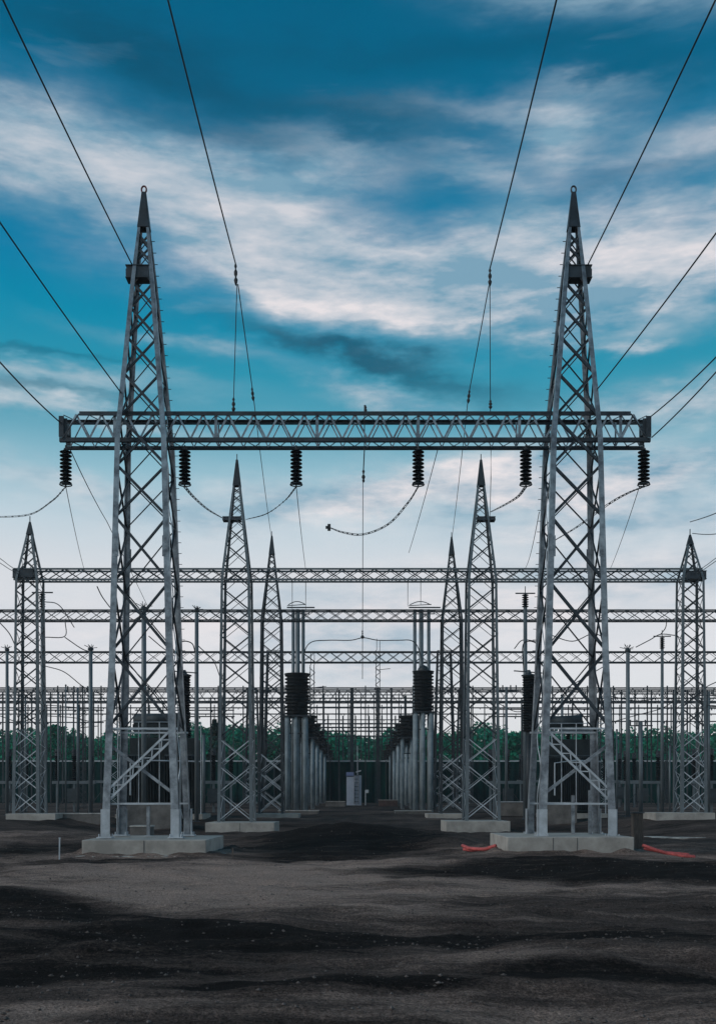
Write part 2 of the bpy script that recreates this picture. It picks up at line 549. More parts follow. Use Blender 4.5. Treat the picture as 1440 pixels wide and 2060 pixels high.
def tower(parent, cx, cy, zb, prof, a0, a1, brace, k=0.9, mat='steel', bmat='steel', lean_px=0.0, zplate=None, box=0, brace_from=None, cable=0, near=False, ring='steel_dark', thick_dir=0):
    """prof: [(z, half width)] from base to peak; box: -1/+1 side on which the equipment box sticks out"""
    ztop = prof[-1][0]

    def hw(z):
        for (z0, w0), (z1, w1) in zip(prof, prof[1:]):
            if z <= z1:
                return w0 + (w1 - w0) * (z - z0) / (z1 - z0)
        return prof[-1][1]

    lean = lambda z: lean_px * (z - zb) / (ztop - zb)

    def corner(sx, sy, z, inset=0.0):
        h = hw(z) - inset
        return Vector((cx + lean(z) + sx * h, cy + sy * h, z))

    # web lattice = the tower part's own mesh; the lowest panels have the look of lit steel painted in as a paler colour
    web, foot = MB(), MB()
    zs = [brace_from if brace_from else zb + 0.1]
    zp = zplate if zplate else ztop - 0.4
    while zs[-1] < zp - 0.25:
        kk = k * (1.18 if near and zs[-1] < zb + 9 else 1.0) if hw(zs[-1]) > prof[-2][1] * 0.8 else k * 0.9
        zs.append(min(zp, zs[-1] + max(0.28, 2 * hw(zs[-1]) * kk)))
    if len(zs) > 2 and zs[-1] - zs[-2] < 0.5 * (zs[-2] - zs[-3]):
        zs.pop(-2)
    for fx, fy in ((0, -1), (0, 1), (-1, 0), (1, 0)):
        nrm = Vector((fx, fy, 0))
        for i, (z0, z1) in enumerate(zip(zs, zs[1:])):
            if fx == 0:
                A, B, C, D = corner(-1, fy, z0), corner(1, fy, z0), corner(-1, fy, z1), corner(1, fy, z1)
            else:
                A, B, C, D = corner(fx, -1, z0), corner(fx, 1, z0), corner(fx, -1, z1), corner(fx, 1, z1)
            w = brace * (0.6 + 0.4 * hw(z0) / prof[0][1])
            if (fx, fy) != (0, -1):
                w *= 0.42 if fy == 1 else 0.6
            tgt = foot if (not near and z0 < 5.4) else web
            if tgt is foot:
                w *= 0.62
            if near:
                # both diagonals bolt to the inside of the leg flanges
                ins_ = 0.05
                A, B, C, D = [q - nrm * ins_ for q in (A, B, C, D)]
                hx = Vector((1, 0, 0)) if fx == 0 else Vector((0, 1, 0))
                tr = 0.06
                A, C, B, D = A + hx * tr, C + hx * tr, B - hx * tr, D - hx * tr
                tgt.angle(A - nrm * (w * .7 + .04), D - nrm * (w * .7 + .04), w, nrm)
                tgt.angle(B, C, w, -nrm, 0.018)
            else:
                o1, o2 = -nrm * 0.045, -nrm * 0.10
                tgt.bar(A + o2, D + o2, w, 0.02, nrm)
                tgt.bar(B + o1, C + o1, w, 0.02, nrm)
    t = web.build('lattice_tower', bmat, parent)
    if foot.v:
        foot.build('lit_foot_lattice', 'steel_bright', t)
    # legs
    zl = sorted(set([z for z, _ in prof]))
    for sx in (-1, 1):
        for sy in (-1, 1):
            lv = []
            for z in zl:
                f = (z - zb) / (ztop - zb)
                lv.append((z, hw(z), a0 + (a1 - a0) * f, (0.035 if near else 0.03)))
            mb = MB()
            skin_L(mb, cx, cy, sx, sy, lv, lean)
            mb.build('leg', mat, t)
            if near:
                for z in (zb + 5.2, zb + 9.8):
                    # splice plate with its bolts where leg lengths meet
                    sp = MB()
                    c = corner(sx, sy, z)
                    sp.box((c.x - sx * 0.13, c.y + sy * 0.012, z), (0.2, 0.024, 0.7))
                    for j in range(5):
                        sp.box((c.x - sx * 0.13, c.y + sy * 0.030, z - 0.28 + j * 0.14), (0.035, 0.02, 0.035))
                    sp.build('splice_plate', mat, t)
                c = corner(sx, sy, zb + 0.02)
                bp = MB()
                bp.box((c.x - sx * 0.12, c.y - sy * 0.12, zb + 0.02), (0.50, 0.50, 0.04))
                for j in range(4):
                    bp.tube([(c.x - sx * 0.12 + (j % 2 - .5) * .36, c.y - sy * .12 + (j // 2 - .5) * .36, zb + 0.03), (c.x - sx * 0.12 + (j % 2 - .5) * .36, c.y - sy * .12 + (j // 2 - .5) * .36, zb + 0.14)], 0.022, 6)
                # upright shoe plates wrap the foot of the leg
                bp.box((c.x - sx * 0.15, c.y + sy * 0.012, zb + 0.50), (0.28, 0.022, 0.92))
                bp.box((c.x + sx * 0.012, c.y - sy * 0.14, zb + 0.50), (0.022, 0.26, 0.92))
                bp.build('base_plate', 'steel_bright', t)
    # peak sheets
    pk = MB()
    for fx, fy in ((0, -1), (0, 1), (-1, 0), (1, 0)):
        A = corner(-1 if fx == 0 else fx, fy if fx == 0 else -1, zp)
        B = corner(1 if fx == 0 else fx, fy if fx == 0 else 1, zp)
        C = corner(1 if fx == 0 else fx, fy if fx == 0 else 1, ztop)
        D = corner(-1 if fx == 0 else fx, fy if fx == 0 else -1, ztop)
        n = Vector((fx, fy, 0))
        b = len(pk.v)
        for q in (A, B, C, D):
            pk.v.append(tuple(q + n * 0.006))
        for q in (A, B, C, D):
            pk.v.append(tuple(q + n * 0.020))
        pk.f += [(b, b + 1, b + 2, b + 3), (b + 7, b + 6, b + 5, b + 4), (b, b + 4, b + 5, b + 1), (b + 1, b + 5, b + 6, b + 2), (b + 2, b + 6, b + 7, b + 3), (b + 3, b + 7, b + 4, b)]
    pk.build('peak_plate', bmat, t)
    # finial
    fn = MB()
    fx_ = cx + lean(ztop)
    if near:
        pts = [(fx_ + 0.085 * math.cos(a), cy, ztop + 0.11 + 0.12 * math.sin(a)) for a in [2 * math.pi * i / 16 for i in range(17)]]
        fn.tube(pts, 0.03, 6)
        fn.tube([(fx_, cy, ztop - 0.1), (fx_, cy, ztop + 0.02)], 0.05, 8)
        fn.build('eye_ring', ring, t)
    else:
        fn.tube([(fx_, cy, ztop - 0.05), (fx_, cy, ztop + 0.35)], 0.03, 6)
        fn.build('spike', 'steel_far', t)
    if box:
        zc, hh, ww = box[1], box[2], box[3]
        s = box[0]
        h = hw(zc)
        bx = MB()
        x0, x1 = cx + lean(zc) - s * h * 0.55, cx + lean(zc) + s * (h + ww)
        bx.box(((x0 + x1) / 2, cy - h * 0.3, zc), (abs(x1 - x0), h * 1.2, hh))
        for zz in (-hh / 2 - 0.016, hh / 2 + 0.016):
            bx.box(((x0 + x1) / 2, cy - h * 0.3, zc + zz), (abs(x1 - x0) + 0.06, h * 1.2 + 0.06, 0.028))
        bx.box((x1 + s * 0.02, cy - h * 0.3, zc), (0.03, h * 0.9, hh * 0.6))
        bx.build('equipment_box', 'steel_dark', t)
    if cable:
        cb = MB()
        pts = []
        z = zp
        i = 0
        while z > zb + 0.3:
            c = corner(cable, -0.2, z, 0.03)
            pts.append((c.x + 0.05 * math.sin(i * 1.1) - cable * 0.06, cy - hw(z) * (0.15 + 0.25 * math.sin(i * 0.6)), z))
            z -= 0.35
            i += 1
        cb.tube(pts, 0.018, 5)
        cb.build('earth_cable', 'steel_bright', t, smooth=True)
        ld = MB()
        zz = zb + 2.0
        rail = []
        while zz < zp:
            c = corner(cable, 1, zz)
            rail.append((c.x - cable * 0.01, c.y - 0.05, zz))
            ld.bar((c.x - cable * 0.02, c.y - 0.05, zz), (c.x + cable * 0.11, c.y - 0.05, zz), 0.018)
            zz += 0.38
        ld.tube(rail, 0.018, 5)
        ld.build('climbing_rail', 'steel_dark', t)
    return t


def beam(parent, x0, x1, yf, yr, z0, z1, chord, web, n, mat='steel', bmat='steel', short=0.0, panels_x=True, near=False):
    b = MB()
    # plan: two front and two rear chords; top chords stop short of the ends
    ch = [(yf, z1, short), (yf, z0, 0), (yr, z1, short * 0.0), (yr, z0, 0)]
    wm = wm0 = MB()
    L = x1 - x0
    xs = [x0 + chord + (L - 2 * chord) * i / n for i in range(n + 1)]
    r_ = random.Random(int(L * 10))
    wr, lm2 = MB(), MB()
    web0 = web
    for yy, nr, wm in ((yf, Vector((0, -1, 0)), wm), (yr, Vector((0, 1, 0)), wr)):
        web = web0 if yy == yf else web0 * 0.6
        for i in range(n):
            a, c = xs[i], xs[i + 1]
            m = (a + c) / 2
            if panels_x:
                wm.bar((a, yy - nr.y * 0.03, z0), (c, yy - nr.y * 0.03, z1), web, 0.02, nr)
                wm.bar((a, yy - nr.y * 0.055, z1), (c, yy - nr.y * 0.055, z0), web, 0.02, nr)
            else:
                wm.bar((a, yy - nr.y * 0.03, z0), (m, yy - nr.y * 0.03, z1), web, 0.02, nr)
                wm.bar((m, yy - nr.y * 0.055, z1), (c, yy - nr.y * 0.055, z0), web, 0.02, nr)
                if i % 4 == 2 and near:
                    wm.bar((a, yy - nr.y * 0.08, z1), (a, yy - nr.y * 0.08, z0), web * 1.5, 0.02, nr)
    o = wm0.build('beam', bmat, parent)
    wr.build('rear_lattice', bmat, o)
    lm1 = MB()
    for zz, s, lm in ((z0, -1, lm1), (z1, 1, lm2)):
        for i in range(n):
            a, c = xs[i], xs[i + 1]
            m = (a + c) / 2
            lm.bar((a, yf, zz + 0.03 * s * -1), (m, yr, zz - 0.03 * s), web * 0.8, 0.02, (0, 0, 1))
            lm.bar((m, yr, zz - 0.055 * s), (c, yf, zz - 0.055 * s), web * 0.8, 0.02, (0, 0, 1))
            if near and i % 2 == 0 and s < 0:
                lm.bar((m - 0.3, yf + (yr - yf) * .5, zz + 0.09), (m + 0.3, yf + (yr - yf) * .5, zz + 0.09), 0.07, 0.05, (0, 0, 1))
    lm1.build('bottom_lattice', bmat, o)
    lm2.build('top_lattice', bmat, o)
    for yy, zz, sh in ch:
        c = MB()
        if near:
            s = 1 if zz == z1 else -1
            c.box(((x0 + x1) / 2, yy, zz + s * 0.02), (L - 2 * sh, 0.03, chord))
            ny = 1 if yy == yf else -1
            c.box(((x0 + x1) / 2, yy + ny * (0.017 + chord * 0.35), zz + s * (0.02 + chord / 2 - 0.013)), (L - 2 * sh, chord * 0.7, 0.024))
        else:
            c.box(((x0 + x1) / 2, yy, zz), (L - 2 * sh, chord, chord))
        c.build('chord', mat, o)
    for xe, s in ((x0, 1), (x1, -1)):
        e = MB()
        e.box((xe + s * chord * .5, (yf + yr) / 2, (z0 + z1) / 2), (chord * 0.9, yr - yf - chord * 1.1, chord))
        for yy in (yf, yr):
            e.box((xe + s * chord * 0.5, yy, (z0 + z1) / 2), (chord * 1.2, 0.06 if near else chord * .7, z1 - z0 - chord))
        if near:
            e.box((xe + s * chord * 1.4, yf + 0.05, (z0 + z1) / 2), (chord * 0.9, 0.02, (z1 - z0) * 0.7))
            e.bar((xe + s * 0.1, yf - .03, z0), (xe + s * short, yf - .03, z1), web, 0.03, (0, 1, 0))
        e.build('end_frame', mat, o)
    return o


# ------------------------------------------------------------------ front gantry
D1 = 36.0
PXM = D1 / F
ZB = Z_(1686, 34.8)            # top of the front foundations
zbt, zbb = Z_(833, 35.55), Z_(883, 35.55)
ZPK = Z_(388, D1)


def tprof(zb, zbeam, zpk, s):
    return [(zb, 1.30 * s), (zb + 0.45 * (zbeam - zb), 1.06 * s), (zbeam, 0.86 * s), (zbeam + 0.62 * (zpk - zbeam), 0.40 * s), (zpk, 0.055 * s)]


def bprof(zb, zbeam, zpk, s):
    return [(zb, 1.02 * s), (zbeam, 0.84 * s), (zbeam + 0.6 * (zpk - zbeam), 0.36 * s), (zpk, 0.045 * s)]


def foundation(x0, x1, yf, yb, z0, z1, label, group, mat='concrete', cut=True, name='foundation', parts=True):
    t = thing(name, label, 'foundation', ((x0 + x1) / 2, (yf + yb) / 2, z0), group)
    f = MB()
    f.box(((x0 + x1) / 2, (yf + yb) / 2, (z0 + z1) / 2), (x1 - x0, yb - yf, z1 - z0))
    o = f.build('block', mat, t, bevel=0.025)
    if x1 - x0 > 4:
        for q in (.36, .55) if x0 > 0 else (.5,):
            MB().box((x0 + (x1 - x0) * q, yf - .004, (z0 + z1) / 2), (.022, .012, (z1 - z0) * .96)).build('formwork_joint', 'concrete_dark', t)
    return t


# level pads first (terrain reads them)
def pad(x0, x1, yf, yb, z):
    PADS.append(((x0 + x1) / 2, (yf + yb) / 2, (x1 - x0) / 2 + 0.15, (yb - yf) / 2 + 0.15, z))


FND = []


def add_f(px0, px1, D, depth, ytop, ybot, label, group, mat='concrete'):
    x0, x1 = X_(px0, D), X_(px1, D)
    zt, zbm = Z_(ytop, D), Z_(ybot, D)
    FND.append((x0, x1, D, D + depth, zbm, zt, label, group, mat))
    pad(x0, x1, D, D + depth, zbm)


G_F = 'concrete tower foundations'
add_f(165, 415, 33.7, 4.4, 1690, 1721, 'large pale concrete block under the left tower of the front gantry', G_F)
add_f(1020, 1275, 33.7, 4.4, 1684, 1716, 'large concrete block under the right tower of the front gantry', G_F)
D2 = 64.0
add_f(413, 552, 62.0, 4.0, 1655, 1679, 'concrete block under the left inner tower of the second gantry', G_F)
add_f(897, 1026, 62.0, 4.0, 1652, 1676, 'concrete block under the right inner tower of the second gantry', G_F)
add_f(12, 112, 62.4, 3.2, 1637, 1651, 'low concrete block under the leftmost tower of the second gantry', G_F)
add_f(1318, 1438, 62.4, 3.2, 1635, 1650, 'low concrete block under the rightmost tower of the second gantry', G_F)
D3 = 80.0
add_f(508, 600, 78.3, 3.4, 1637, 1647, 'small concrete block under the left tower of the third gantry', G_F)
add_f(860, 940, 78.3, 3.4, 1637, 1648, 'small concrete block under the right tower of the third gantry', G_F)

for f in FND:
    foundation(f[0], f[1], f[2], f[3], f[4] - 0.5, f[5], f[6], f[7], f[8])

g1 = thing('portal_gantry', 'tallest front steel gantry with two lattice towers joined by a wide truss beam', 'gantry', (0, D1, ZB), 'lattice steel gantries across the yard')
for px, side, rg in ((284, -1, 'redring'), (1160, 1, 'steel_dark')):
    cx = X_(px, 34.8)
    lp = X_(288 if side < 0 else 1155, D1) - cx
    t = tower(g1, cx, D1, ZB, tprof(ZB, zbb, ZPK, 1.0), 0.255, 0.12, 0.105, k=0.94, lean_px=lp * 0.8, zplate=Z_(462, D1), near=True,
              box=(side, Z_(543, 35.6), 0.38, 0.2), brace_from=Z_(1462, 35), cable=-side, ring=rg, bmat='steel_dark')
    # stiff lattice strut across the foot of the front face, plus its light counter strut
    for yy, sgn in ((-1, 1),):
        h0, h1 = 1.14, 1.06
        s = -side * sgn
        A = Vector((cx - s * h0, D1 + yy * (h0 + 0.04), Z_(1602, 35)))
        B = Vector((cx + s * h1, D1 + yy * (h1 + 0.04), Z_(1475, 35)))
        st = MB()
        d = (B - A).normalized()
        nrm = Vector((0, yy, 0))
        sd_ = d.cross(nrm).normalized()
        for o in (-0.13, 0.13):
            st.bar(A + sd_ * o, B + sd_ * o, 0.07, 0.05, nrm)
        Ln = (B - A).length
        k = 14
        for i in range(k):
            a = A + d * (Ln * i / k) + sd_ * (0.10 if i % 2 else -0.10)
            c = A + d * (Ln * (i + 1) / k) + sd_ * (-0.10 if i % 2 else 0.10)
            st.bar(a, c, 0.035, 0.02, nrm)
        st.build('foot_strut', 'steel_bright', t)
        A2 = Vector((cx + s * h0, D1 + yy * (h0 - 0.09), Z_(1600, 35)))
        B2 = Vector((cx - s * h1, D1 + yy * (h1 - 0.09), Z_(1500, 35)))
        MB().angle(A2, B2, 0.10, (0, -yy, 0)).build('counter_strut', 'steel', t)
    for z in (Z_(1466, 35), Z_(1617, 34.8)):
        for yy in (-1, 1):
            MB().bar((cx - 1.2, D1 + yy * 1.10, z), (cx + 1.2, D1 + yy * 1.10, z), 0.06, 0.05, (0, 1, 0)).build('tie_bar', 'steel_bright', t)
beam(g1, X_(120, 35.55), X_(1308, 35.55), 35.55, 36.42, zbb, zbt, 0.14, 0.065, 23, short=0.68, panels_x=False, near=True, mat='steel_dark', bmat='steel')

# ------------------------------------------------------------------ gantries behind
G_G = 'lattice steel gantries across the yard'


def back_gantry(D, label, yb_px, yt_px, x0, x1, towers, n, s=1.0, chord=0.10, web=0.06, mat='steel_far', bmat='steel_far', legw=0.2):
    g = thing('portal_gantry', label, 'gantry', (0, D, gz(0, D)), G_G)
    zb_, zt_ = Z_(yb_px, D), Z_(yt_px, D)
    for px, ybase, ypk, sc, boxside in towers:
        cx = X_(px, D)
        zb = Z_(ybase, D - 1.0 * sc)
        if ypk is None:
            zpk = zt_ + 0.1
            prof = [(zb, 0.9 * sc), ((zb + zpk) / 2, 0.8 * sc), (zpk - .3, 0.6 * sc), (zpk, 0.58 * sc)]
            bx = 0
            zpl = zpk - 0.05
        else:
            zpk = Z_(ypk, D)
            prof = bprof(zb, zb_, zpk, sc)
            bx = (boxside[0], Z_(boxside[1], D), boxside[2], boxside[3]) if boxside else 0
            zpl = zpk - 0.22 * (zpk - zb_)
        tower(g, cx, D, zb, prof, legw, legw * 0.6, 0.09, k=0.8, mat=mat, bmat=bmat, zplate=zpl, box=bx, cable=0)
    beam(g, X_(x0, D), X_(x1, D), D - 0.36, D + 0.36, zb_, zt_, chord, web, n, mat=mat, bmat=bmat)
    return g


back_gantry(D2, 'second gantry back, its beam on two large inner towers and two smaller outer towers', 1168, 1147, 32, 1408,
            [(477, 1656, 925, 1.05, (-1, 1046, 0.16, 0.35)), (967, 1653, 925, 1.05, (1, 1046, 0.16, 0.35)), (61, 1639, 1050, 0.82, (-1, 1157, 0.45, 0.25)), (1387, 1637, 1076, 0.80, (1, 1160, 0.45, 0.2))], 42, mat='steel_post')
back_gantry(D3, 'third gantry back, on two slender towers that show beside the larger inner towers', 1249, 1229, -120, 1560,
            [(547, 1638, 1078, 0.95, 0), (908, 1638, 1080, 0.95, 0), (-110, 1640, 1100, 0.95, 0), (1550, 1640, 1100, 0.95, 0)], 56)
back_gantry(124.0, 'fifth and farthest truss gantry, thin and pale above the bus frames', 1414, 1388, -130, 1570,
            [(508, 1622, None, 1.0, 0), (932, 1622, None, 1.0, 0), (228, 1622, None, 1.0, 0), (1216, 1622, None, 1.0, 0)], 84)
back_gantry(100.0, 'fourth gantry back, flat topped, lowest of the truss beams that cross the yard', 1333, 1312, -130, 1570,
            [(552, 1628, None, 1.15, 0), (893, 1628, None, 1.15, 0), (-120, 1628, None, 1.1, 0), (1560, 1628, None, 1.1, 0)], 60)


# ------------------------------------------------------------------ insulator strings on the front beam
def insulator(top, h, r, label, n=9, name='insulator_string', group='insulator strings under the front beam', cat='insulator', tilt=0.0, mat='porcelain'):
    t = thing(name, label, cat, top, group)
    c = MB()
    c.tube([top, (top[0], top[1], top[2] - 0.16)], 0.03, 6)
    c.box((top[0], top[1], top[2] - 0.13), (0.12, 0.05, 0.07))
    c.build('shackle', 'steel_dark', t)
    d = MB()
    prof = []
    z1 = -0.16
    step = (h - 0.22) / n
    for i in range(n):
        zt = z1 - i * step
        prof += [(r * 0.42, zt), (r * 0.5, zt - step * .2), (r * (0.96 + 0.06 * math.sin(i * 2.1)), zt - step * .48), (r, zt - step * .62), (r * 0.7, zt - step * .7), (r * 0.42, zt - step * .82)]
    d.lathe(top, list(reversed(prof)), 18)
    d.build('disc_stack', mat, t, smooth=False)
    e = MB()
    zb = z1 - n * step
    ring = [(top[0] + r * 1.0 * math.cos(a), top[1] + r * 1.0 * math.sin(a), top[2] + zb - 0.01) for a in [2 * math.pi * i / 20 for i in range(21)]]
    e.tube(ring, 0.02, 6)
    e.bar((top[0] - r, top[1], top[2] + zb - 0.01), (top[0] + r, top[1], top[2] + zb - 0.01), 0.025)
    e.tube([(top[0], top[1], top[2] + zb + 0.02), (top[0], top[1], top[2] + zb - 0.09)], 0.03, 6)
    e.build('end_clamp', 'steel_dark', t)
    return Vector((top[0], top[1], top[2] + zb - 0.08))


ins = {}
for px, lab in ((133, 'dark disc insulator string under the left end of the front beam'),
                (372, 'dark disc insulator string just right of the left front tower'),
                (596, 'dark disc insulator string left of the hanging centre rod'),
                (841, 'dark disc insulator string right of the hanging centre rod'),
                (1057, 'dark disc insulator string just left of the right front tower'),
                (1294, 'dark disc insulator string under the right end of the front beam')):
    z = zbb - 0.10
    ins[px] = insulator((X_(px, 35.9), 35.9, z), Z_(903, 35.9) - Z_(978, 35.9) + (z - Z_(903, 35.9)), 0.205, lab)


def catenary(a, b, sag, n=24):
    a, b = Vector(a), Vector(b)
    return [a.lerp(b, i / n) - Vector((0, 0, 4 * sag * (i / n) * (1 - i / n))) for i in range(n + 1)]


def wire(pts, r, label, name='overhead_wire', cat='wire', group=None, fit=(), n=6, mat='wire'):
    """fit: list of (point index, length) turnbuckles / small insulators strung in the wire"""
    pts = [Vector(p) for p in pts]
    t = thing(name, label, cat, pts[0], group)
    MB().tube(pts, r, n).build('strand', mat, t, smooth=True)
    for p, d, ln in fit:
        p, d = Vector(p), Vector(d).normalized()
        m = MB()
        q = [p + d * (ln * i / 8) for i in range(9)]
        m.tube(q, [0.02, 0.05, 0.02, 0.06, 0.06, 0.025, 0.07, 0.05, 0.02], 8)
        m.build('turnbuckle', 'wire', t, smooth=True)
    return t


def jumper(pts, label, gap=0.075):
    """twin conductor with small spacers between the strands"""
    pts = [Vector(p) for p in pts]
    t = thing('jumper_cable', label, 'cable', pts[0], 'twin jumper cables below the insulators')
    a, b = [], []
    for i, p in enumerate(pts):
        d = (pts[min(i + 1, len(pts) - 1)] - pts[max(i - 1, 0)]).normalized()
        s = d.cross(Vector((0, 1, 0)))
        s = s.normalized() if s.length > 1e-3 else Vector((1, 0, 0))
        f = min(1.0, 0.35 + 2.4 * min(1, 1 - i / len(pts)))
        a.append(p + s * gap * f * .5)
        b.append(p - s * gap * f * .5)
    MB().tube(a, 0.013, 5).tube(b, 0.013, 5).build('strand', 'wire', t, smooth=True)
    sp = MB()
    for i in range(0, len(a) - 1):
        sp.bar(a[i], b[min(i + 1, len(b) - 1)], 0.014)
        m = (a[i] + b[i]) / 2
        if i % 3 == 0:
            sp.box(m, (0.05, 0.04, 0.05))
    sp.build('spacer', 'wire', t)
    return t


def curve_px(lst, n=10):
    """smooth curve through (px, py, D) knots"""
    kp = [P(*k) if not isinstance(k, Vector) else k for k in lst]
    kp = [kp[0] * 2 - kp[1]] + kp + [kp[-1] * 2 - kp[-2]]
    out = []
    for i in range(1, len(kp) - 2):
        p0, p1, p2, p3 = kp[i - 1:i + 3]
        for j in range(n):
            t = j / n
            out.append(0.5 * ((2 * p1) + (p2 - p0) * t + (2 * p0 - 5 * p1 + 4 * p2 - p3) * t * t + (3 * p1 - p0 - 3 * p2 + p3) * t ** 3))
    out.append(kp[-2])
    return out


jumper(curve_px([ins[133], (105, 1008, 42), (60, 1035, 52), (0, 1040, 62), (-60, 1040, 68)], 14), 'twin jumper cable sagging from the far left insulator past the left edge')
jumper(curve_px([ins[372], (392, 1002, 42), (420, 1026, 50), (451, 1044, 62)], 14), 'twin jumper cable from the insulator beside the left front tower')
jumper(curve_px([ins[596], (572, 1008, 42), (535, 1034, 50), (495, 1045, 62)], 14), 'twin jumper cable sagging left from the insulator left of centre')
jp = curve_px([ins[841], (820, 1012, 38), (780, 1055, 41), (730, 1075, 44), (690, 1071, 46), (662, 1061, 48)], 12)
jt = jumper(jp, 'long twin jumper cable with a free clamped end left of the centre rod')
MB().box(jp[-1], (0.14, 0.1, 0.3)).box(jp[-1] + Vector((-.1, 0, 0)), (0.12, 0.08, 0.12)).build('end_clamp', 'wire', jt)
jumper(curve_px([ins[1057], (1040, 1000, 40), (1010, 1018, 48), (986, 1030, 62)], 14), 'twin jumper cable from the insulator beside the right front tower')
jumper(curve_px([ins[1294], (1262, 992, 38), (1222, 1015, 42), (1160, 1060, 50), (1110, 1090, 58)], 14), 'twin jumper cable passing behind the right front tower from the far right insulator')

# overhead wires that come in over the camera
G_W = 'overhead wires'


def inline(a, b, sag=0.15, ext=1.0):
    a, b = Vector(a), Vector(b)
    return catenary(a, b, sag, 20)


def up_out(px0, py0, Dn, px1, py1, Df, over=0.35):
    """line through two sight points continued beyond the frame over the camera"""
    b, a = P(px0, py0, Dn), P(px1, py1, Df)
    return catenary(a, b + (b - a) * over, 0.10, 20)


wire(up_out(10, 0, 24, 266, 532, 35.6), 0.024, 'steep wire from the top left corner to the box on the left front tower', group=G_W)
wire(up_out(1435, 0, 24, 1182, 532, 35.6), 0.024, 'steep wire from the top right corner to the box on the right front tower', group=G_W)
wire(up_out(0, 440, 26, 250, 798, 35.6), 0.022, 'slanting wire from the left edge to the side of the left front tower', group=G_W)
wire(up_out(1440, 462, 26, 1195, 790, 35.6), 0.022, 'slanting wire from the right edge to the side of the right front tower', group=G_W)
wire(up_out(0, 722, 28, 122, 850, 35.6), 0.022, 'wire from the left edge down to the left end of the front beam', group=G_W)
wire(up_out(1440, 712, 28, 1308, 838, 35.6), 0.02, 'upper of two wires reaching the right end of the front beam', group=G_W)
wire(up_out(1440, 742, 28, 1310, 880, 35.6), 0.02, 'lower of two wires reaching the right end of the front beam', group=G_W)
k1 = P(474, 530, 35.6)
wire(up_out(340, 0, 24, 474, 530, 35.6), 0.022, 'long wire from the top edge to the coupling above the beam, left of centre', group=G_W, fit=[(k1, (0.02, 0, -1), 0.75)])
k2 = P(985, 540, 35.6)
wire(up_out(1117, 0, 24, 985, 540, 35.6), 0.022, 'long wire from the top edge to the coupling above the beam, right of centre', group=G_W, fit=[(k2, (0, 0, -1), 0.6)])
a_ = P(477, 572, 35.6)
wire([a_, P(470, 812, 35.7), P(470, 832, 35.7)], 0.015, 'near vertical hanger from the left coupling down to the beam', name='hanger_wire', group=G_W, fit=[(P(470, 800, 35.7), (0, 0, -1), 0.5)])
wire(catenary(P(479, 572, 35.6), P(509, 790, 42), .02) + catenary(P(509, 790, 42), P(546, 1080, D3), 0.2)[1:], 0.017, 'slanting wire from the left coupling to the left slender tower peak', group=G_W,
     fit=[(P(507, 780, 41.8), (0.1, 0.2, -1), 0.5)])
wire([P(985, 575, 35.6), P(986, 832, 35.7)], 0.015, 'vertical hanger from the right coupling down to the beam', name='hanger_wire', group=G_W, fit=[(P(986, 805, 35.7), (0, 0, -1), 0.3)])
wire([P(987, 903, 35.9), P(987, 960, 35.9), P(985, 1040, 50)], 0.013, 'thin drop wire below the beam beside the inner right tower peak', name='hanger_wire', group=G_W)
wire(catenary(P(983, 575, 35.6), P(942, 795, 42), .02) + catenary(P(942, 795, 42), P(909, 1080, D3), 0.2)[1:], 0.017, 'slanting wire from the right coupling to the right slender tower peak', group=G_W,
     fit=[(P(944, 785, 41.8), (-0.1, 0.2, -1), 0.5)])
wire(catenary(P(880, 905, 35.9), P(822, 1112, 60), 0.1), 0.014, 'thin slanting wire below the beam between the centre rod and right insulators', group=G_W)
wire(catenary(P(142, 905, 36), P(216, 1050, 50), 0.1) + [P(300, 1225, 78)], 0.018, 'wire running down behind the left front tower from the beam end', group=G_W)
wire(catenary(ins[133], P(170, 1146, D2), 0.15), 0.013, 'thin wire from the far left insulator to the second beam', name='down_wire', group='thin wires from insulators to the second beam')
wire(catenary(ins[596], P(615, 1146, D2), 0.15), 0.013, 'thin wire from the insulator left of centre to the second beam', name='down_wire', group='thin wires from insulators to the second beam')
wire(catenary(ins[1294] + Vector((-0.15, 0, 0)), P(1226, 1146, D2), 0.15), 0.013, 'thin wire from the far right insulator to the second beam', name='down_wire', group='thin wires from insulators to the second beam')
wire(catenary(P(1084, 1030, 36.5), P(1052, 1146, D2), 0.5), 0.013, 'thin bowed wire left of the right front tower', name='down_wire', group='thin wires from insulators to the second beam')
# centre rod
t = thing('hanging_rod', 'long thin rod hanging from the middle of the front beam', 'rod', P(733, 903, 36))
MB().tube([P(733, 815, 36), P(733, 903, 36)], 0.02, 6).tube([P(733, 903, 36), P(731, 945, 36)], 0.022, 6).tube([P(730, 970, 36), P(729, 1366, 36)], 0.013, 6).build('strand', 'wire', t)
MB().tube([P(731, 945 + i * 3.2, 36) for i in range(9)], [.02, .05, .03, .02, .06, .06, .03, .05, .02], 8).build('coupling', 'wire', t, smooth=True)
MB().tube([P(735, 815 + i * 2.4, 35.9) for i in range(8)], [.015, .03, .05, .03, .06, .05, .07, .05], 8).build('top_fitting', 'wire', t, smooth=True)
MB().tube([P(729, 1268 + i * 2.2, 36) for i in range(9)], [.013, .03, .015, .03, .015, .04, .07, .04, .013], 8).build('collar', 'wire', t, smooth=True)

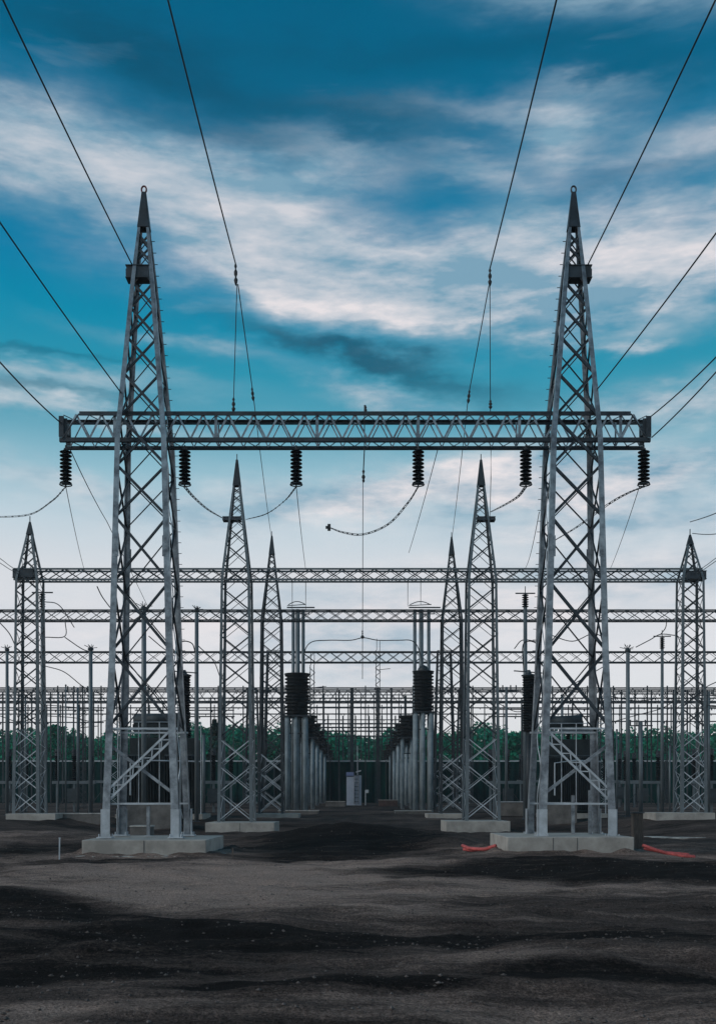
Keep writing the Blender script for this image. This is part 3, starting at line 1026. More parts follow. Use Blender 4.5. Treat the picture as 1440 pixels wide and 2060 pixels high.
# wires on the side gantries
wire(curve_px([(1387, 1050, D2), (1410, 1043, 58), (1440, 1032, 52), (1500, 1005, 45)]), 0.025, 'wire leaving the rightmost tower tip towards the right edge', group=G_W)
wire(curve_px([(1392, 1073, D2), (1415, 1075, 60), (1440, 1074, 56), (1500, 1065, 50)]), 0.025, 'short thick wire just below the rightmost tower tip', group=G_W)
wire(curve_px([(1400, 1150, D2), (1420, 1137, 60), (1440, 1122, 56), (1500, 1080, 50)]), 0.018, 'upper of two close wires slanting to the rightmost tower', group=G_W)
wire(curve_px([(1400, 1156, D2), (1420, 1142, 60), (1440, 1128, 56), (1500, 1086, 50)]), 0.018, 'lower of two close wires slanting to the rightmost tower', group=G_W)
wire(curve_px([(42, 1152, D2), (20, 1138, 60), (0, 1123, 56), (-60, 1085, 50)]), 0.018, 'upper of two close wires slanting to the leftmost tower', group=G_W)
wire(curve_px([(42, 1157, D2), (20, 1145, 60), (0, 1132, 56), (-60, 1095, 50)]), 0.018, 'lower of two close wires slanting to the leftmost tower', group=G_W)


# ------------------------------------------------------------------ reactors and their columns down the middle aisle
G_R = 'ribbed reactors on columns along the aisle'


def reactor(px, D, ytop, ybot, rpx, label, cols=6, ribs=11, group=G_R, dome=False, cw=0.14):
    X = X_(px, D)
    r = rpx * D / F
    zt, zb = Z_(ytop, D), Z_(ybot, D)
    g = gz(X, D)
    t = thing('air_core_reactor', label, 'reactor', (X, D, g), group)
    prof = []
    n = ribs
    st = (zt - zb) / n
    for i in range(n):
        z = zb + i * st
        prof += [(r * 0.84, z - g), (r * 0.84, z + st * .45 - g), (r, z + st * .5 - g), (r, z + st * .78 - g), (r * 0.84, z + st * .84 - g)]
    MB().lathe((X, D, g), prof, 24).build('coil', 'porcelain', t)
    tp = MB()
    tp.lathe((X, D, zt), [(r * 1.05, 0.005), (r * 1.05, 0.06), (r * 0.55, 0.10)] + ([(r * .5, .3), (r * .35, .5), (r * .1, .62)] if dome else [(0.3 * r, 0.12)]), 20)
    tp.build('cap', 'steel_far', t)
    pl = MB()
    pl.box((X, D, zb - 0.08), (r * 2.1, r * 2.1, 0.1))
    pl.build('platform', 'steel_dark', t)
    for sx in (-1, -.1, .9):
        for sy in (-1, 1):
            MB().tube([(X + sx * r * .75, D + sy * r * .75, g - 0.2), (X + sx * r * .75, D + sy * r * .75, zb - 0.14)], cw, 8).build('column', 'steel_column', t, smooth=True)
    br = MB()
    zz = g + 1.5
    br.bar((X - r * .75, D - r * .75, zb - 1.6), (X + r * .75, D - r * .75, zb - 1.6), 0.1)
    br.build('brace', 'steel_dark', t)
    return t


for side, nm in ((-1, 'left'), (1, 'right')):
    reactor(720 + side * 122 if side < 0 else 851, 92, 1357 if side < 0 else 1352, 1440 if side < 0 else 1432, 25 if side < 0 else 21,
            f'tall dark ribbed reactor, front one of the {nm} aisle row', dome=side > 0, cw=0.2, ribs=12)
    for i, D in enumerate((101, 112, 124, 138, 154, 172)):
        X0 = 5.25
        px = 720 + side * X0 * F / D
        order = ['second', 'third', 'fourth', 'fifth', 'sixth', 'rearmost'][i]
        zt, zb = 9.9, 7.9
        y0 = HZ - (zt - EYE) * F / D
        y1 = HZ - (zb - EYE) * F / D
        reactor(px, D, y0, y1, 1.3 * F / D, f'ribbed reactor, {order} from the front in the {nm} aisle row', ribs=6, cw=0.15)

# tall supports with insulators and contacts beside the aisle
def tube_post(px, D, ytop, w, label, top='crown', name='post', cat='post', group=None, mat='steel_post', rnd=0, ybot=None):
    X = X_(px, D)
    g = gz(X, D) if ybot is None else Z_(ybot, D)
    zt = Z_(ytop, D)
    r = w * D / F / 2
    t = thing(name, label, cat, (X, D, g), group)
    m = MB()
    m.tube([(X, D, g - 0.2), (X, D, (g + zt) / 2), (X, D, zt)], [r, r * 0.95, r * 0.85], 12)
    m.build('shaft', mat, t, smooth=True)
    MB().lathe((X, D, g), [(r * 1.8, -0.1), (r * 1.8, 0.05), (r * 1.1, 0.09)], 12).build('flange', 'steel_dark', t)
    R = random.Random(int(px * 7 + rnd))
    tp = MB()
    if top == 'crown':
        for k in range(11):
            a = R.uniform(0, 6.28)
            e = R.uniform(0.15, 1.2)
            ln = R.uniform(0.5, 0.95) * min(1.2, r * 4)
            tp.tube([(X, D, zt), (X + math.cos(a) * ln * math.cos(e), D + math.sin(a) * ln * math.cos(e), zt + ln * math.sin(e) * .7)], 0.022, 4)
        tp.lathe((X, D, zt - 0.15), [(r * 1.3, 0), (r * 1.3, 0.12), (r * .8, .2)], 10)
        tp.build('contact_crown', 'steel_dark', t)
    elif top == 'insul':
        prof = []
        for i in range(6):
            prof += [(r * .7, i * .16), (r * 1.5, i * .16 + .05), (r * 1.5, i * .16 + .08), (r * .7, i * .16 + .13)]
        tp.lathe((X, D, zt), prof, 12)
        tp.build('post_insulator', 'porcelain', t)
        MB().bar((X - .7, D, zt + 1.0), (X + .7, D, zt + 1.0), 0.08).tube([(X, D, zt + .95), (X, D, zt + 1.5)], 0.03, 5).build('contact_arm', 'steel_dark', t)
    elif top == 'arm':
        tp.bar((X - .9, D, zt - .3), (X + .9, D, zt - .3), 0.09)
        tp.bar((X - .7, D, zt - 1.2), (X + .7, D, zt - 1.2), 0.08)
        for dx in (-.8, -.3, .35, .8):
            tp.tube([(X + dx, D, zt - .3), (X + dx, D, zt + .15)], 0.06, 6)
        tp.build('cross_arm', 'steel_dark', t)
    elif top == 'plain':
        tp.lathe((X, D, zt), [(r * 1.1, 0), (r * 1.1, .08), (r * .5, .14)], 10)
        tp.build('cap', 'steel_dark', t)
    return t


G_P = 'tall tubular posts'
tube_post(290, 72, 1222, 11, 'thick tall post seen between the legs of the left front tower', group=G_P)
tube_post(396, 72, 1226, 9, 'tall post with a spiky crown right of the left front tower', group=G_P)
tube_post(183, 74, 1304, 9, 'grey post with spiky top between the leftmost and the left front tower', group=G_P)
tube_post(86, 70, 1222, 8, 'grey post hard against the right side of the leftmost tower', group=G_P, top='insul')
tube_post(15, 76, 1305, 7, 'slim post nearest the left edge of the yard', group=G_P)
tube_post(1056, 74, 1222, 9, 'tall post just left of the right front tower', group=G_P, top='insul')
tube_post(1262, 74, 1306, 9, 'grey post just right of the right front tower', group=G_P)
tube_post(1331, 84, 1305, 7, 'pale post with a contact arm left of the rightmost tower', group=G_P, top='insul')
tube_post(1288, 80, 1452, 9, 'short dark post with crossed arms left of the rightmost tower', group=G_P, top='arm')
tube_post(1240, 88, 1470, 4, 'thin short post behind the right front tower foot', group=G_P, top='plain')
tube_post(1018, 86, 1382, 6, 'slim post standing right of the right inner tower', group=G_P, top='arm')
tube_post(1130, 90, 1400, 6, 'slim post seen between the legs of the right front tower', group=G_P, top='plain')
tube_post(410, 84, 1478, 7, 'short grey post left of the left inner tower', group=G_P, top='plain')
tube_post(157, 84, 1384, 5, 'slim post with arms between two left posts', group=G_P, top='arm')
tube_post(118, 88, 1395, 3.5, 'very thin post right of the leftmost tower', group=G_P, top='plain')
tube_post(133, 90, 1380, 3.5, 'second very thin post right of the leftmost tower', group=G_P, top='plain')
tube_post(52, 90, 1400, 4, 'thin post behind the leftmost tower', group=G_P, top='plain')
tube_post(1425, 86, 1392, 5, 'thin post at the right edge behind the rightmost tower', group=G_P, top='arm')
tube_post(1358, 80, 1480, 6, 'short grey post left of the rightmost tower foot', group=G_P, top='plain')
tube_post(1346, 84, 1500, 4, 'shorter thin post left of the rightmost tower foot', group=G_P, top='plain')


def switch_stand(pxs, D, ytop, label, rise):
    xs = [X_(p, D) for p in pxs]
    g = gz(sum(xs) / 3, D)
    zt = Z_(ytop, D)
    t = thing('switch_stand', label, 'switch', (sum(xs) / 3, D, g), 'three column switch stands')
    for i, x in enumerate(xs):
        w = 0.16 if i != 1 else 0.21
        MB().tube([(x, D, g - .2), (x, D, zt)], w, 10).build('column', 'steel_post', t, smooth=True)
    x0, x1 = min(xs) - 0.55, max(xs) + 0.55
    MB().bar((x0, D - .3, zt + .12), (x1 + .5, D - .3, zt + .12), 0.09, 0.2).bar((x0 + .4, D + .3, zt - .35), (x1, D + .3, zt - .35), 0.08).bar((x0, D, zt + .34), (x1 - .3, D, zt + .46), 0.06).build('cross_plate', 'steel_dark', t)
    a = MB()
    pts = [(x0 + .1 + (x1 - x0) * 0.8 * k / 10, D - .1, zt + .4 + .3 * math.sin(math.pi * k / 10)) for k in range(11)]
    a.tube(pts, 0.04, 5)
    a.build('contact_arc', 'steel_dark', t, smooth=True)
    return t


switch_stand((590, 599, 610), 95, 1226, 'three slim columns with a contact frame left of the aisle', 1)
switch_stand((834, 847, 862), 95, 1226, 'three slim columns with a contact frame right of the aisle', 1)
wire(curve_px([(610, 1365, 94), (612, 1315, 94), (626, 1292, 94), (660, 1288, 94), (705, 1288, 94), (731, 1283, 94), (760, 1288, 94), (800, 1288, 94), (828, 1289, 94), (842, 1306, 94), (853, 1350, 93)], 6), 0.045, 'curved bus conductor spanning the aisle between the two front reactors', name='bus_conductor', cat='conductor')
for a, b, c, l in ((588, 1226, 1168, 'thin dropper left of the pair above the left switch stand'), (615, 1226, 1168, 'thin dropper right of the pair above the left switch stand'),
                   (820, 1220, 1168, 'thin dropper left of the pair above the right switch stand'), (846, 1216, 1168, 'thin dropper right of the pair above the right switch stand')):
    wire([P(a, c, D2), P(a, b, 94)], 0.02, l, name='dropper', group='droppers from the second beam', cat='wire')

# dark bushing stacks hugging the two front towers
for px, lab in ((371, 'dark ribbed bushing column right of the left front tower leg'), (1063, 'dark ribbed bushing column left of the right front tower leg')):
    D = 70
    X = X_(px, D)
    g = gz(X, D)
    t = thing('bushing_column', lab, 'bushing', (X, D, g), 'dark bushing columns')
    prof = []
    zb, zt = Z_(1472, D), Z_(1360, D)
    for i in range(22):
        z = zb + (zt - zb) * i / 22 - g
        s = (zt - zb) / 22
        prof += [(0.34, z), (0.43, z + s * .4), (0.43, z + s * .6), (0.34, z + s * .9)]
    MB().lathe((X, D, g), prof, 18).build('sheds', 'porcelain', t)
    MB().tube([(X, D, g - .1), (X, D, zb)], 0.22, 12).build('pedestal', 'steel_far', t, smooth=True)
    MB().lathe((X, D, zt), [(0.5, 0), (0.5, 0.06), (0.2, 0.16), (0.1, 0.4)], 14).bar((X - 1.0, D, zt + .35), (X + .9, D, zt + .2), 0.07).build('cap', 'steel_dark', t)
    wire(curve_px([P(px + 22, 1312, D), P(px + 16, 1295, D), P(px, 1290, D), P(px - 12, 1300, D), P(px - 10, 1350, D)], 6), 0.04, 'bent conductor arching over ' + lab.replace('dark ribbed ', 'the '), name='bus_conductor', cat='conductor')


# ------------------------------------------------------------------ low bus frames at the back
def bus_frame(D, px0, px1, rows, cols, label, ybot=None, th=0.16):
    x0, x1 = X_(px0, D), X_(px1, D)
    g = gz(0, D)
    t = thing('busbar_gantry', label, 'frame', ((x0 + x1) / 2, D, g), 'low bus frames at the back')
    for i, py in enumerate(rows):
        z = Z_(py, D)
        m = MB()
        m.bar((x0, D + (i % 3) * .5, z), (x1, D + (i % 3) * .5, z), th)
        # small post insulators under the tube
        R = random.Random(int(py))
        x = x0 + R.uniform(.2, 1)
        while x < x1:
            m.box((x, D + (i % 3) * .5, z - th / 2 - .09), (.12, .12, .17))
            x += R.uniform(1.2, 2.8)
        m.build('bus_tube', 'steel_dark', t)
    for px, w, yt in cols:
        x = X_(px, D)
        MB().box((x, D - .25, (g - .2 + Z_(yt, D)) / 2), (w, w, Z_(yt, D) - g + .2)).build('upright', 'steel_far', t)
    return t


bus_frame(128, -60, 1500, (1384, 1391, 1403, 1411), [(x, 0.14, 1380) for x in (20, 75, 118, 168, 205, 300, 345, 440, 490, 530, 650)] + [(x, 0.14, 1380) for x in (735, 830, 950, 1000, 1060, 1110, 1180, 1232, 1300, 1340, 1410)] + [(708, 0.42, 1384), (760, 0.36, 1384), (787, 0.24, 1384), (682, 0.2, 1390), (815, 0.3, 1400)],
          'long rear bus frame of four thin level tubes crossing the whole yard')
bus_frame(146, 636, 846, (1456, 1463, 1470, 1481), [(x, 0.2, 1440) for x in (660, 690, 715, 742, 768, 795, 820)], 'lower bus frame seen down the aisle behind the reactors', th=0.2)
bus_frame(165, 600, 872, (1398, 1422, 1435, 1448), [(x, 0.15, 1395) for x in (625, 652, 676, 700, 726, 752, 778, 802, 830, 850)], 'rearmost bus frame down the aisle with close uprights', th=0.15)
bus_frame(112, 270, 470, (1414, 1428, 1440), [(x, 0.14, 1405) for x in (300, 352, 425, 447)], 'short bus frame behind the left front tower', th=0.12)
bus_frame(110, 985, 1230, (1412, 1426, 1440), [(x, 0.14, 1405) for x in (1000, 1048, 1090, 1150, 1200)], 'short bus frame behind the right front tower', th=0.12)


bus_frame(178, -40, 1480, (1424, 1436), [(20 + 34 * i + (i * 37 % 11), 0.16, 1418) for i in range(43)], 'farthest bus frame, a fence like row of close thin uprights', th=0.2)
bus_frame(118, -60, 205, (1398, 1428, 1452), [(x, 0.14, 1392) for x in (-20, 8, 40, 66, 104, 128, 150, 190)], 'short bus frame at the left edge behind the leftmost tower', th=0.13)
bus_frame(116, 1230, 1500, (1396, 1424, 1450), [(x, 0.14, 1390) for x in (1248, 1275, 1308, 1352, 1380, 1420, 1450)], 'short bus frame at the right edge behind the rightmost tower', th=0.13)


def lattice_mast(px, D, ytop, ybot, w, label):
    X, g, zt = X_(px, D), gz(0, D), Z_(ytop, D)
    t = thing('lattice_mast', label, 'mast', (X, D, g), 'slim lattice masts at the back')
    m = MB()
    for sx in (-1, 1):
        for sy in (-1, 1):
            m.bar((X + sx * w, D + sy * w, g - .2), (X + sx * w * .7, D + sy * w * .7, zt), 0.07)
    m.build('rails', 'steel_far', t)
    r = MB()
    z = g
    while z < zt - .5:
        for yy in (-w, w):
            r.bar((X - w, D + yy, z), (X + w, D + yy, z + .55), 0.045)
            r.bar((X + w, D + yy, z + .55), (X - w, D + yy, z + 1.1), 0.045)
        for xx in (-w, w):
            r.bar((X + xx, D - w, z + .55), (X + xx, D + w, z + .55), 0.04)
        z += 1.1
    r.build('lacing', 'steel_far', t)
    a = MB()
    a.tube([(X - .15, D, zt), (X - .15, D, zt + 1.5)], 0.04, 5).tube([(X + .25, D, zt), (X + .25, D, zt + 1.2)], 0.04, 5)
    a.bar((X - .3, D, zt - 2.6), (X + 1.6, D, zt - 2.4), 0.07)
    a.build('aerial', 'steel_dark', t)


lattice_mast(760, 136, 1308, 1600, 0.33, 'slim lattice mast rising just right of the aisle centre')
lattice_mast(628, 118, 1338, 1600, 0.3, 'slim lattice mast behind the left aisle reactors')
lattice_mast(165, 100, 1410, 1600, 0.34, 'slim lattice mast left of the left front tower')
lattice_mast(1335, 118, 1470, 1600, 0.34, 'slim lattice mast left of the rightmost tower')

# slack wires and droppers strung between posts and beams
SLACK = [
    ([(86, 1210, 70), (120, 1218, 76), (150, 1262, 80)], 'short bent wire right of the leftmost tower top'),
    ([(92, 1282, 74), (131, 1280, 74), (132, 1250, 74)], 'short level wire hooked under the third beam, left side'),
    ([(131, 1282, 74), (165, 1305, 74), (185, 1312, 74)], 'wire slanting from the hook to the spiky left post'),
    ([(92, 1340, 80), (130, 1352, 80), (172, 1384, 80), (210, 1398, 80)], 'slack wire drooping under the fourth beam, left side'),
    ([(0, 1252, 70), (20, 1275, 70), (34, 1305, 70)], 'slack wire from the left edge to the leftmost tower'),
    ([(92, 1418, 90), (160, 1424, 90), (210, 1430, 90)], 'slack wire at bus height between leftmost and left front tower'),
    ([(92, 1440, 90), (150, 1444, 90), (185, 1452, 90), (214, 1450, 90)], 'lowest slack wire between leftmost and left front tower'),
    ([(196, 1180, 64), (206, 1200, 66), (222, 1222, 70)], 'short slanting wire under the second beam, left side'),
    ([(300, 1280, 72), (330, 1305, 76), (352, 1320, 80)], 'wire slanting down behind the left front tower leg'),
    ([(262, 1340, 72), (310, 1390, 80), (350, 1440, 84), (372, 1470, 84)], 'long slack wire crossing behind the left front tower'),
    ([(0, 1440, 84), (40, 1452, 84), (80, 1440, 84)], 'drooping wire at the far left edge at bus height'),
    ([(1222, 1455, 84), (1275, 1440, 84), (1330, 1425, 84), (1362, 1405, 84)], 'long drooping wire left of the rightmost tower'),
    ([(1225, 1400, 84), (1280, 1410, 84), (1330, 1404, 84), (1370, 1410, 84)], 'level slack wire left of the rightmost tower'),
    ([(1278, 1302, 76), (1305, 1288, 76), (1328, 1276, 76), (1356, 1278, 70)], 'thin wire rising to the rightmost tower from its left'),
    ([(1328, 1276, 76), (1338, 1262, 76), (1340, 1244, 76)], 'curled wire end under the third beam, right side'),
    ([(1440, 1420, 80), (1415, 1416, 80), (1395, 1398, 80), (1372, 1395, 80)], 'slack wire from the right edge into the rightmost tower'),
    ([(1440, 1372, 76), (1420, 1382, 76), (1400, 1400, 76)], 'short slack wire at the right edge behind the rightmost tower'),
    ([(1002, 1415, 90), (1040, 1432, 90), (1080, 1420, 90)], 'drooping wire right of the right inner tower'),
    ([(1034, 1305, 74), (1050, 1288, 74), (1078, 1290, 74)], 'thin wire beside the post left of the right front tower'),
    ([(1100, 1275, 72), (1150, 1290, 76), (1190, 1275, 76), (1215, 1282, 76)], 'slack wire strung inside the right front tower width'),
    ([(1110, 1400, 84), (1160, 1372, 84), (1215, 1340, 80)], 'wire rising to the right behind the right front tower'),
    ([(400, 1300, 72), (430, 1330, 80), (444, 1365, 84)], 'slack wire right of the crowned post'),
    ([(508, 1385, 86), (540, 1390, 86), (572, 1380, 90)], 'drooping wire between the left inner and left slender tower'),
    ([(880, 1380, 90), (915, 1392, 86), (940, 1382, 86)], 'drooping wire between the right slender and right inner tower'),
]
for pts, lab in SLACK:
    wire(curve_px(pts, 8), 0.035, lab, name='slack_wire', group='slack wires between posts and towers', n=5)

# ------------------------------------------------------------------ circuit breakers standing in the bays
def make_breaker():
    t = thing('circuit_breaker', 'x', 'breaker', (0, 0, 0), 'three pole breakers in the bays')
    for sx in (-1.5, 0, 1.5):
        MB().box((sx, 0, 1.25), (.18, .18, 2.5)).build('leg', 'steel_post', t)
        m = MB()
        prof = []
        for i in range(13):
            prof += [(.13, 2.75 + i * .17), (.24, 2.75 + i * .17 + .07), (.24, 2.75 + i * .17 + .10), (.13, 2.75 + i * .17 + .15)]
        m.lathe((sx, 0, 0), prof, 12)
        m.build('pole', 'porcelain', t)
        MB().tube([(sx, 0, 4.95), (sx, 0, 5.5)], .2, 10).bar((sx - .1, -.6, 5.25), (sx + .1, .6, 5.25), .09).build('terminal_head', 'steel_dark', t)
    MB().box((0, 0, 2.6), (3.8, .4, .26)).build('cross_frame', 'steel_post', t)
    MB().box((0, -.42, 1.45), (.9, .45, 1.2)).build('drive_box', 'transformer_grey', t, bevel=.02)
    MB().bar((-1.5, 0, .4), (0, 0, 2.3), .07).bar((1.5, 0.1, .4), (0, .1, 2.3), .07).build('brace', 'steel_far', t)
    return t


BR = [(150, 92, 0, 'three pole breaker right of the leftmost tower'), (430, 90, 0, 'three pole breaker left of the left inner tower'), (20, 94, 0, 'three pole breaker at the left edge of the yard'),
      (1020, 92, 0, 'three pole breaker right of the right inner tower'), (1290, 96, 0, 'three pole breaker left of the rightmost tower'), (1430, 90, 0, 'three pole breaker at the right edge of the yard'),
      (215, 104, 0, 'farther three pole breaker just left of the left front tower'), (1245, 106, 0, 'farther three pole breaker just right of the right front tower'),
      (375, 112, 0, 'farthest three pole breaker just right of the left front tower'), (1075, 112, 0, 'farthest three pole breaker just left of the right front tower')]
br0 = make_breaker()
for i, (px, D, _, lab) in enumerate(BR):
    if i == 0:
        b = br0
    else:
        b = br0.copy()
        COL.objects.link(b)
        for ch in list(br0.children):
            c = ch.copy()
            COL.objects.link(c)
            c.parent = b
    b.location = (X_(px, D), D, gz(X_(px, D), D))
    b['label'] = lab

# ------------------------------------------------------------------ transformers
def transformer(px0, px1, D, ytop, label, flip=False):
    x0, x1 = X_(px0, D), X_(px1, D)
    cx, w = (x0 + x1) / 2, x1 - x0
    g = gz(cx, D)
    t = thing('power_transformer', label, 'transformer', (cx, D + 1.4, g), 'power transformers')
    zt = Z_(ytop, D)
    h = zt - g
    MB().box((cx, D + 1.5, g + .35 + h * .36), (w * .8, 2.4, h * .72)).build('tank', 'transformer', t, bevel=0.04)
    s = -1 if flip else 1
    c = MB()
    c.tube([(cx - w * .38, D + 1.3, zt - .45), (cx + w * .2, D + 1.3, zt - .3)], .42, 16)
    c.build('conservator', 'transformer_grey', t, smooth=True)
    MB().box((cx - s * w * .1, D + 1.2, zt - 1.0), (w * .55, 1.2, .5)).box((cx - s * w * .2, D + 1.2, zt - .6), (.2, .2, .5)).build('turret', 'transformer', t)
    for k in range(2):
        f = MB()
        fx0 = cx - w * .45 + k * w * .5
        for i in range(12):
            f.box((fx0 + i * w * .4 / 12, D - .15, g + .7 + h * .25), (.035, .7, h * .5))
        f.tube([(fx0 - .05, D - .15, g + .75 + h * .5), (fx0 + w * .38, D - .15, g + .75 + h * .5)], .07, 8)
        f.tube([(fx0 - .05, D - .15, g + .6), (fx0 + w * .38, D - .15, g + .6)], .07, 8)
        f.build('radiator', 'transformer_grey', t)
    for k in range(3):
        bx = cx - w * .28 + k * w * .28
        m = MB()
        prof = []
        for i in range(8):
            prof += [(.10, i * .13), (.19, i * .13 + .05), (.19, i * .13 + .07), (.10, i * .13 + .12)]
        m.lathe((bx, D + 2.0, g + .35 + h * .72), prof, 12)
        m.build('bushing', 'porcelain', t)
    r = MB()
    for z in (.5, 1.05):
        r.tube([(x0, D - .8, g + .35 + h * .72 + z), (x1, D - .8, g + .35 + h * .72 + z)], .03, 6)
    for i in range(5):
        xx = x0 + w * i / 4
        r.tube([(xx, D - .8, g), (xx, D - .8, g + 1.4 + h * .72)], .035, 6)
    r.build('railing', 'steel_bright', t)
    p = MB()
    p.tube([P(px0 + 20, 1600, D - 1), P(px0 + 20, 1535, D - 1), P(px0 + 60, 1530, D - 1), P(px1 - 5, 1532, D - 1)], .06, 6)
    p.build('pipe', 'steel_bright', t)
    MB().box((cx, D + 1.0, g + .2), (w * 1.05, 4.0, .38)).build('plinth', 'concrete', t, bevel=.02)
    return t


transformer(243, 408, 74, 1434, 'dark finned power transformer behind the left front tower')
transformer(1095, 1212, 74, 1438, 'dark finned power transformer behind the right front tower', True)


def slab(px0, px1, D, depth, ytop, ybot, label, mat='concrete_dark', name='concrete_wall', cat='wall', group=None, rim=True):
    x0, x1 = X_(px0, D), X_(px1, D)
    z0, z1 = Z_(ybot, D), Z_(ytop, D)
    z0 = min(z0, gz((x0 + x1) / 2, D) - .05)
    t = thing(name, label, cat, ((x0 + x1) / 2, D + depth / 2, z0), group)
    MB().box(((x0 + x1) / 2, D + depth / 2, (z0 + z1) / 2 - .1), (x1 - x0, depth, z1 - z0 + .2)).build('body', mat, t, bevel=.02)
    if rim:
        MB().box(((x0 + x1) / 2, D + depth / 2, z1 + .035), (x1 - x0 + .06, depth + .06, .06)).build('coping', 'steel_bright' if rim == 2 else 'concrete_light', t)
    return t


G_L = 'low concrete walls and slabs'
slab(249, 348, 66, 1.6, 1618, 1662, 'grey retaining wall seen through the feet of the left front tower', group=G_L, rim=2)
slab(262, 300, 46, 1.2, 1664, 1672, 'small concrete step between the feet of the left front tower', group=G_L)
slab(1095, 1160, 70, 1.4, 1616, 1640, 'grey wall with pale top seen through the feet of the right front tower', group=G_L, rim=2)
slab(1003, 1060, 78, 1.5, 1614, 1628, 'low wall left of the right front tower foot', group=G_L, rim=2)
slab(1312, 1420, 50.5, 1.6, 1684.5, 1686, 'thin pale slab lying right of the right front foundation', group=G_L, name='concrete_slab', mat='concrete_light', rim=False)
slab(100, 204, 64, 1.2, 1638, 1645, 'long low kerb between the leftmost and left front tower', group=G_L)
slab(655, 694, 108, 2, 1613, 1619, 'small low slab left of the cabinet down the aisle', group=G_L)
slab(762, 800, 108, 2, 1610, 1620, 'small brown block right of the cabinet down the aisle', group=G_L, mat='rust')
slab(560, 640, 84, 2.0, 1632, 1640, 'low wall at the foot of the left aisle columns', group=G_L)
slab(795, 868, 84, 2.0, 1632, 1640, 'low wall at the foot of the right aisle columns', group=G_L)

# broken concrete skirt under the front left block
R = random.Random(5)
t = thing('blinding_slab', 'thin broken concrete skirt poking out under the left front block', 'slab', (X_(293, 33.2), 33.2, 0))
out = []
n = 40
xa, xb = X_(146, 33.2), X_(441, 33.2)
for i in range(n + 1):
    out.append((xa + (xb - xa) * i / n, 33.1 + R.uniform(-.14, .14) + (0.35 if i in (0, n) else 0)))
m = MB()
vs = out + [(xb, 35.0), (xa, 35.0)]
zt = Z_(1722, 33.3)
for z in (zt - .16, zt):
    for x, y in vs:
        m.v.append((x, y, z + (R.uniform(-.015, .015))))
k = len(vs)
m.f.append(tuple(range(k - 1, -1, -1)))
m.f.append(tuple(range(k, 2 * k)))
for i in range(k):
    j = (i + 1) % k
    m.f.append((i, j, k + j, k + i))
m.build('skirt', 'concrete_light', t)

# small supports standing between the feet of the two front towers
for px, yt, lab in ((299, 1622, 'short thin post standing inside the left front tower'), (1152, 1600, 'short thin post standing inside the right front tower'),
                    (1186, 1590, 'brown short post inside the right front tower')):
    t = thing('support_post', lab, 'post', P(px, 1688, 37), 'short posts inside the tower feet')
    z0 = ZB
    MB().box((X_(px, 36.6), 36.6, (z0 + Z_(yt, 36.6)) / 2), (.11, .11, Z_(yt, 36.6) - z0)).build('shaft', 'steel', t)
    MB().box((X_(px, 36.6), 36.6, z0 + .012), (.26, .26, .02)).build('base_plate', 'steel_bright', t)

# ------------------------------------------------------------------ control cabinet down the aisle
D = 112
t = thing('control_cabinet', 'pale blue grey control cabinet with a ladder at the end of the aisle', 'cabinet', (X_(712, D), D, gz(0, D)))
x0, x1 = X_(697, D), X_(727, D)
g = Z_(1618, D)
MB().box(((x0 + x1) / 2, D + .8, (g + Z_(1560, D)) / 2 - .1), (x1 - x0, 1.6, Z_(1560, D) - g + .2)).build('body', 'cabinet', t, bevel=.03)
MB().box((X_(704, D), D + .75, Z_(1558, D)), (.8, 1.5, .5)).build('roof', 'cabinet_blue', t)
MB().box(((x0 + x1) / 2 - .1, D - .03, g + 1.2), (.7, .04, 2.0)).build('door', 'cabinet', t)
l = MB()
for xx in (X_(713, D), X_(721, D)):
    l.bar((xx, D - .1, g), (xx, D - .1, Z_(1552, D)), .06)
for i in range(8):
    z = g + .3 + i * .4
    l.bar((X_(713, D), D - .1, z), (X_(721, D), D - .1, z), .05)
l.build('ladder', 'steel_dark', t)
MB().tube([(X_(719, D), D + .5, Z_(1562, D)), (X_(719, D), D + .5, Z_(1500, D))], .04, 6).bar((X_(716, D), D + .5, Z_(1553, D)), (X_(726, D), D + .5, Z_(1550, D)), .12).build('aerial', 'steel_bright', t)
t = thing('meter_post', 'tiny post with a pale box right of the aisle cabinet', 'post', (X_(738, D), D, g))
MB().tube([(X_(735, D), D, g - .1), (X_(735, D), D, Z_(1590, D))], .05, 6).build('shaft', 'steel_bright', t)
MB().box((X_(738, D), D, Z_(1592, D)), (.35, .2, .35)).build('box', 'steel_bright', t)

# ------------------------------------------------------------------ boundary fence
def fence():
    D = 140
    zt = Z_(1531, D)
    g = gz(0, D) - .1
    x0, x1 = X_(-120, D), X_(1560, D)
    t = thing('boundary_fence', 'long dark green sheet fence with a pale top rail along the back', 'fence', (0, D, g))
    m = MB()
    n = 420
    b = len(m.v)
    for i in range(n + 1):
        x = x0 + (x1 - x0) * i / n
        dy = 0.05 * (1 if (i // 2) % 2 else -1)
        for yy in (D + dy, D + dy + .02):
            m.v.append((x, yy, g))
            m.v.append((x, yy, zt - .12))
    for i in range(n):
        a = b + i * 4
        m.f += [(a, a + 4, a + 5, a + 1), (a + 2, a + 3, a + 7, a + 6), (a + 1, a + 5, a + 7, a + 3)]
    m.build('sheet', 'fence', t)
    MB().box(((x0 + x1) / 2, D - .02, zt), (x1 - x0, .14, .16)).build('top_rail', 'steel_bright', t)
    for i in range(31):
        x = x0 + (x1 - x0) * i / 30
        MB().box((x, D - .16, (g + zt) / 2), (.12, .14, zt - g)).build('fence_post', 'steel_far', t)


fence()

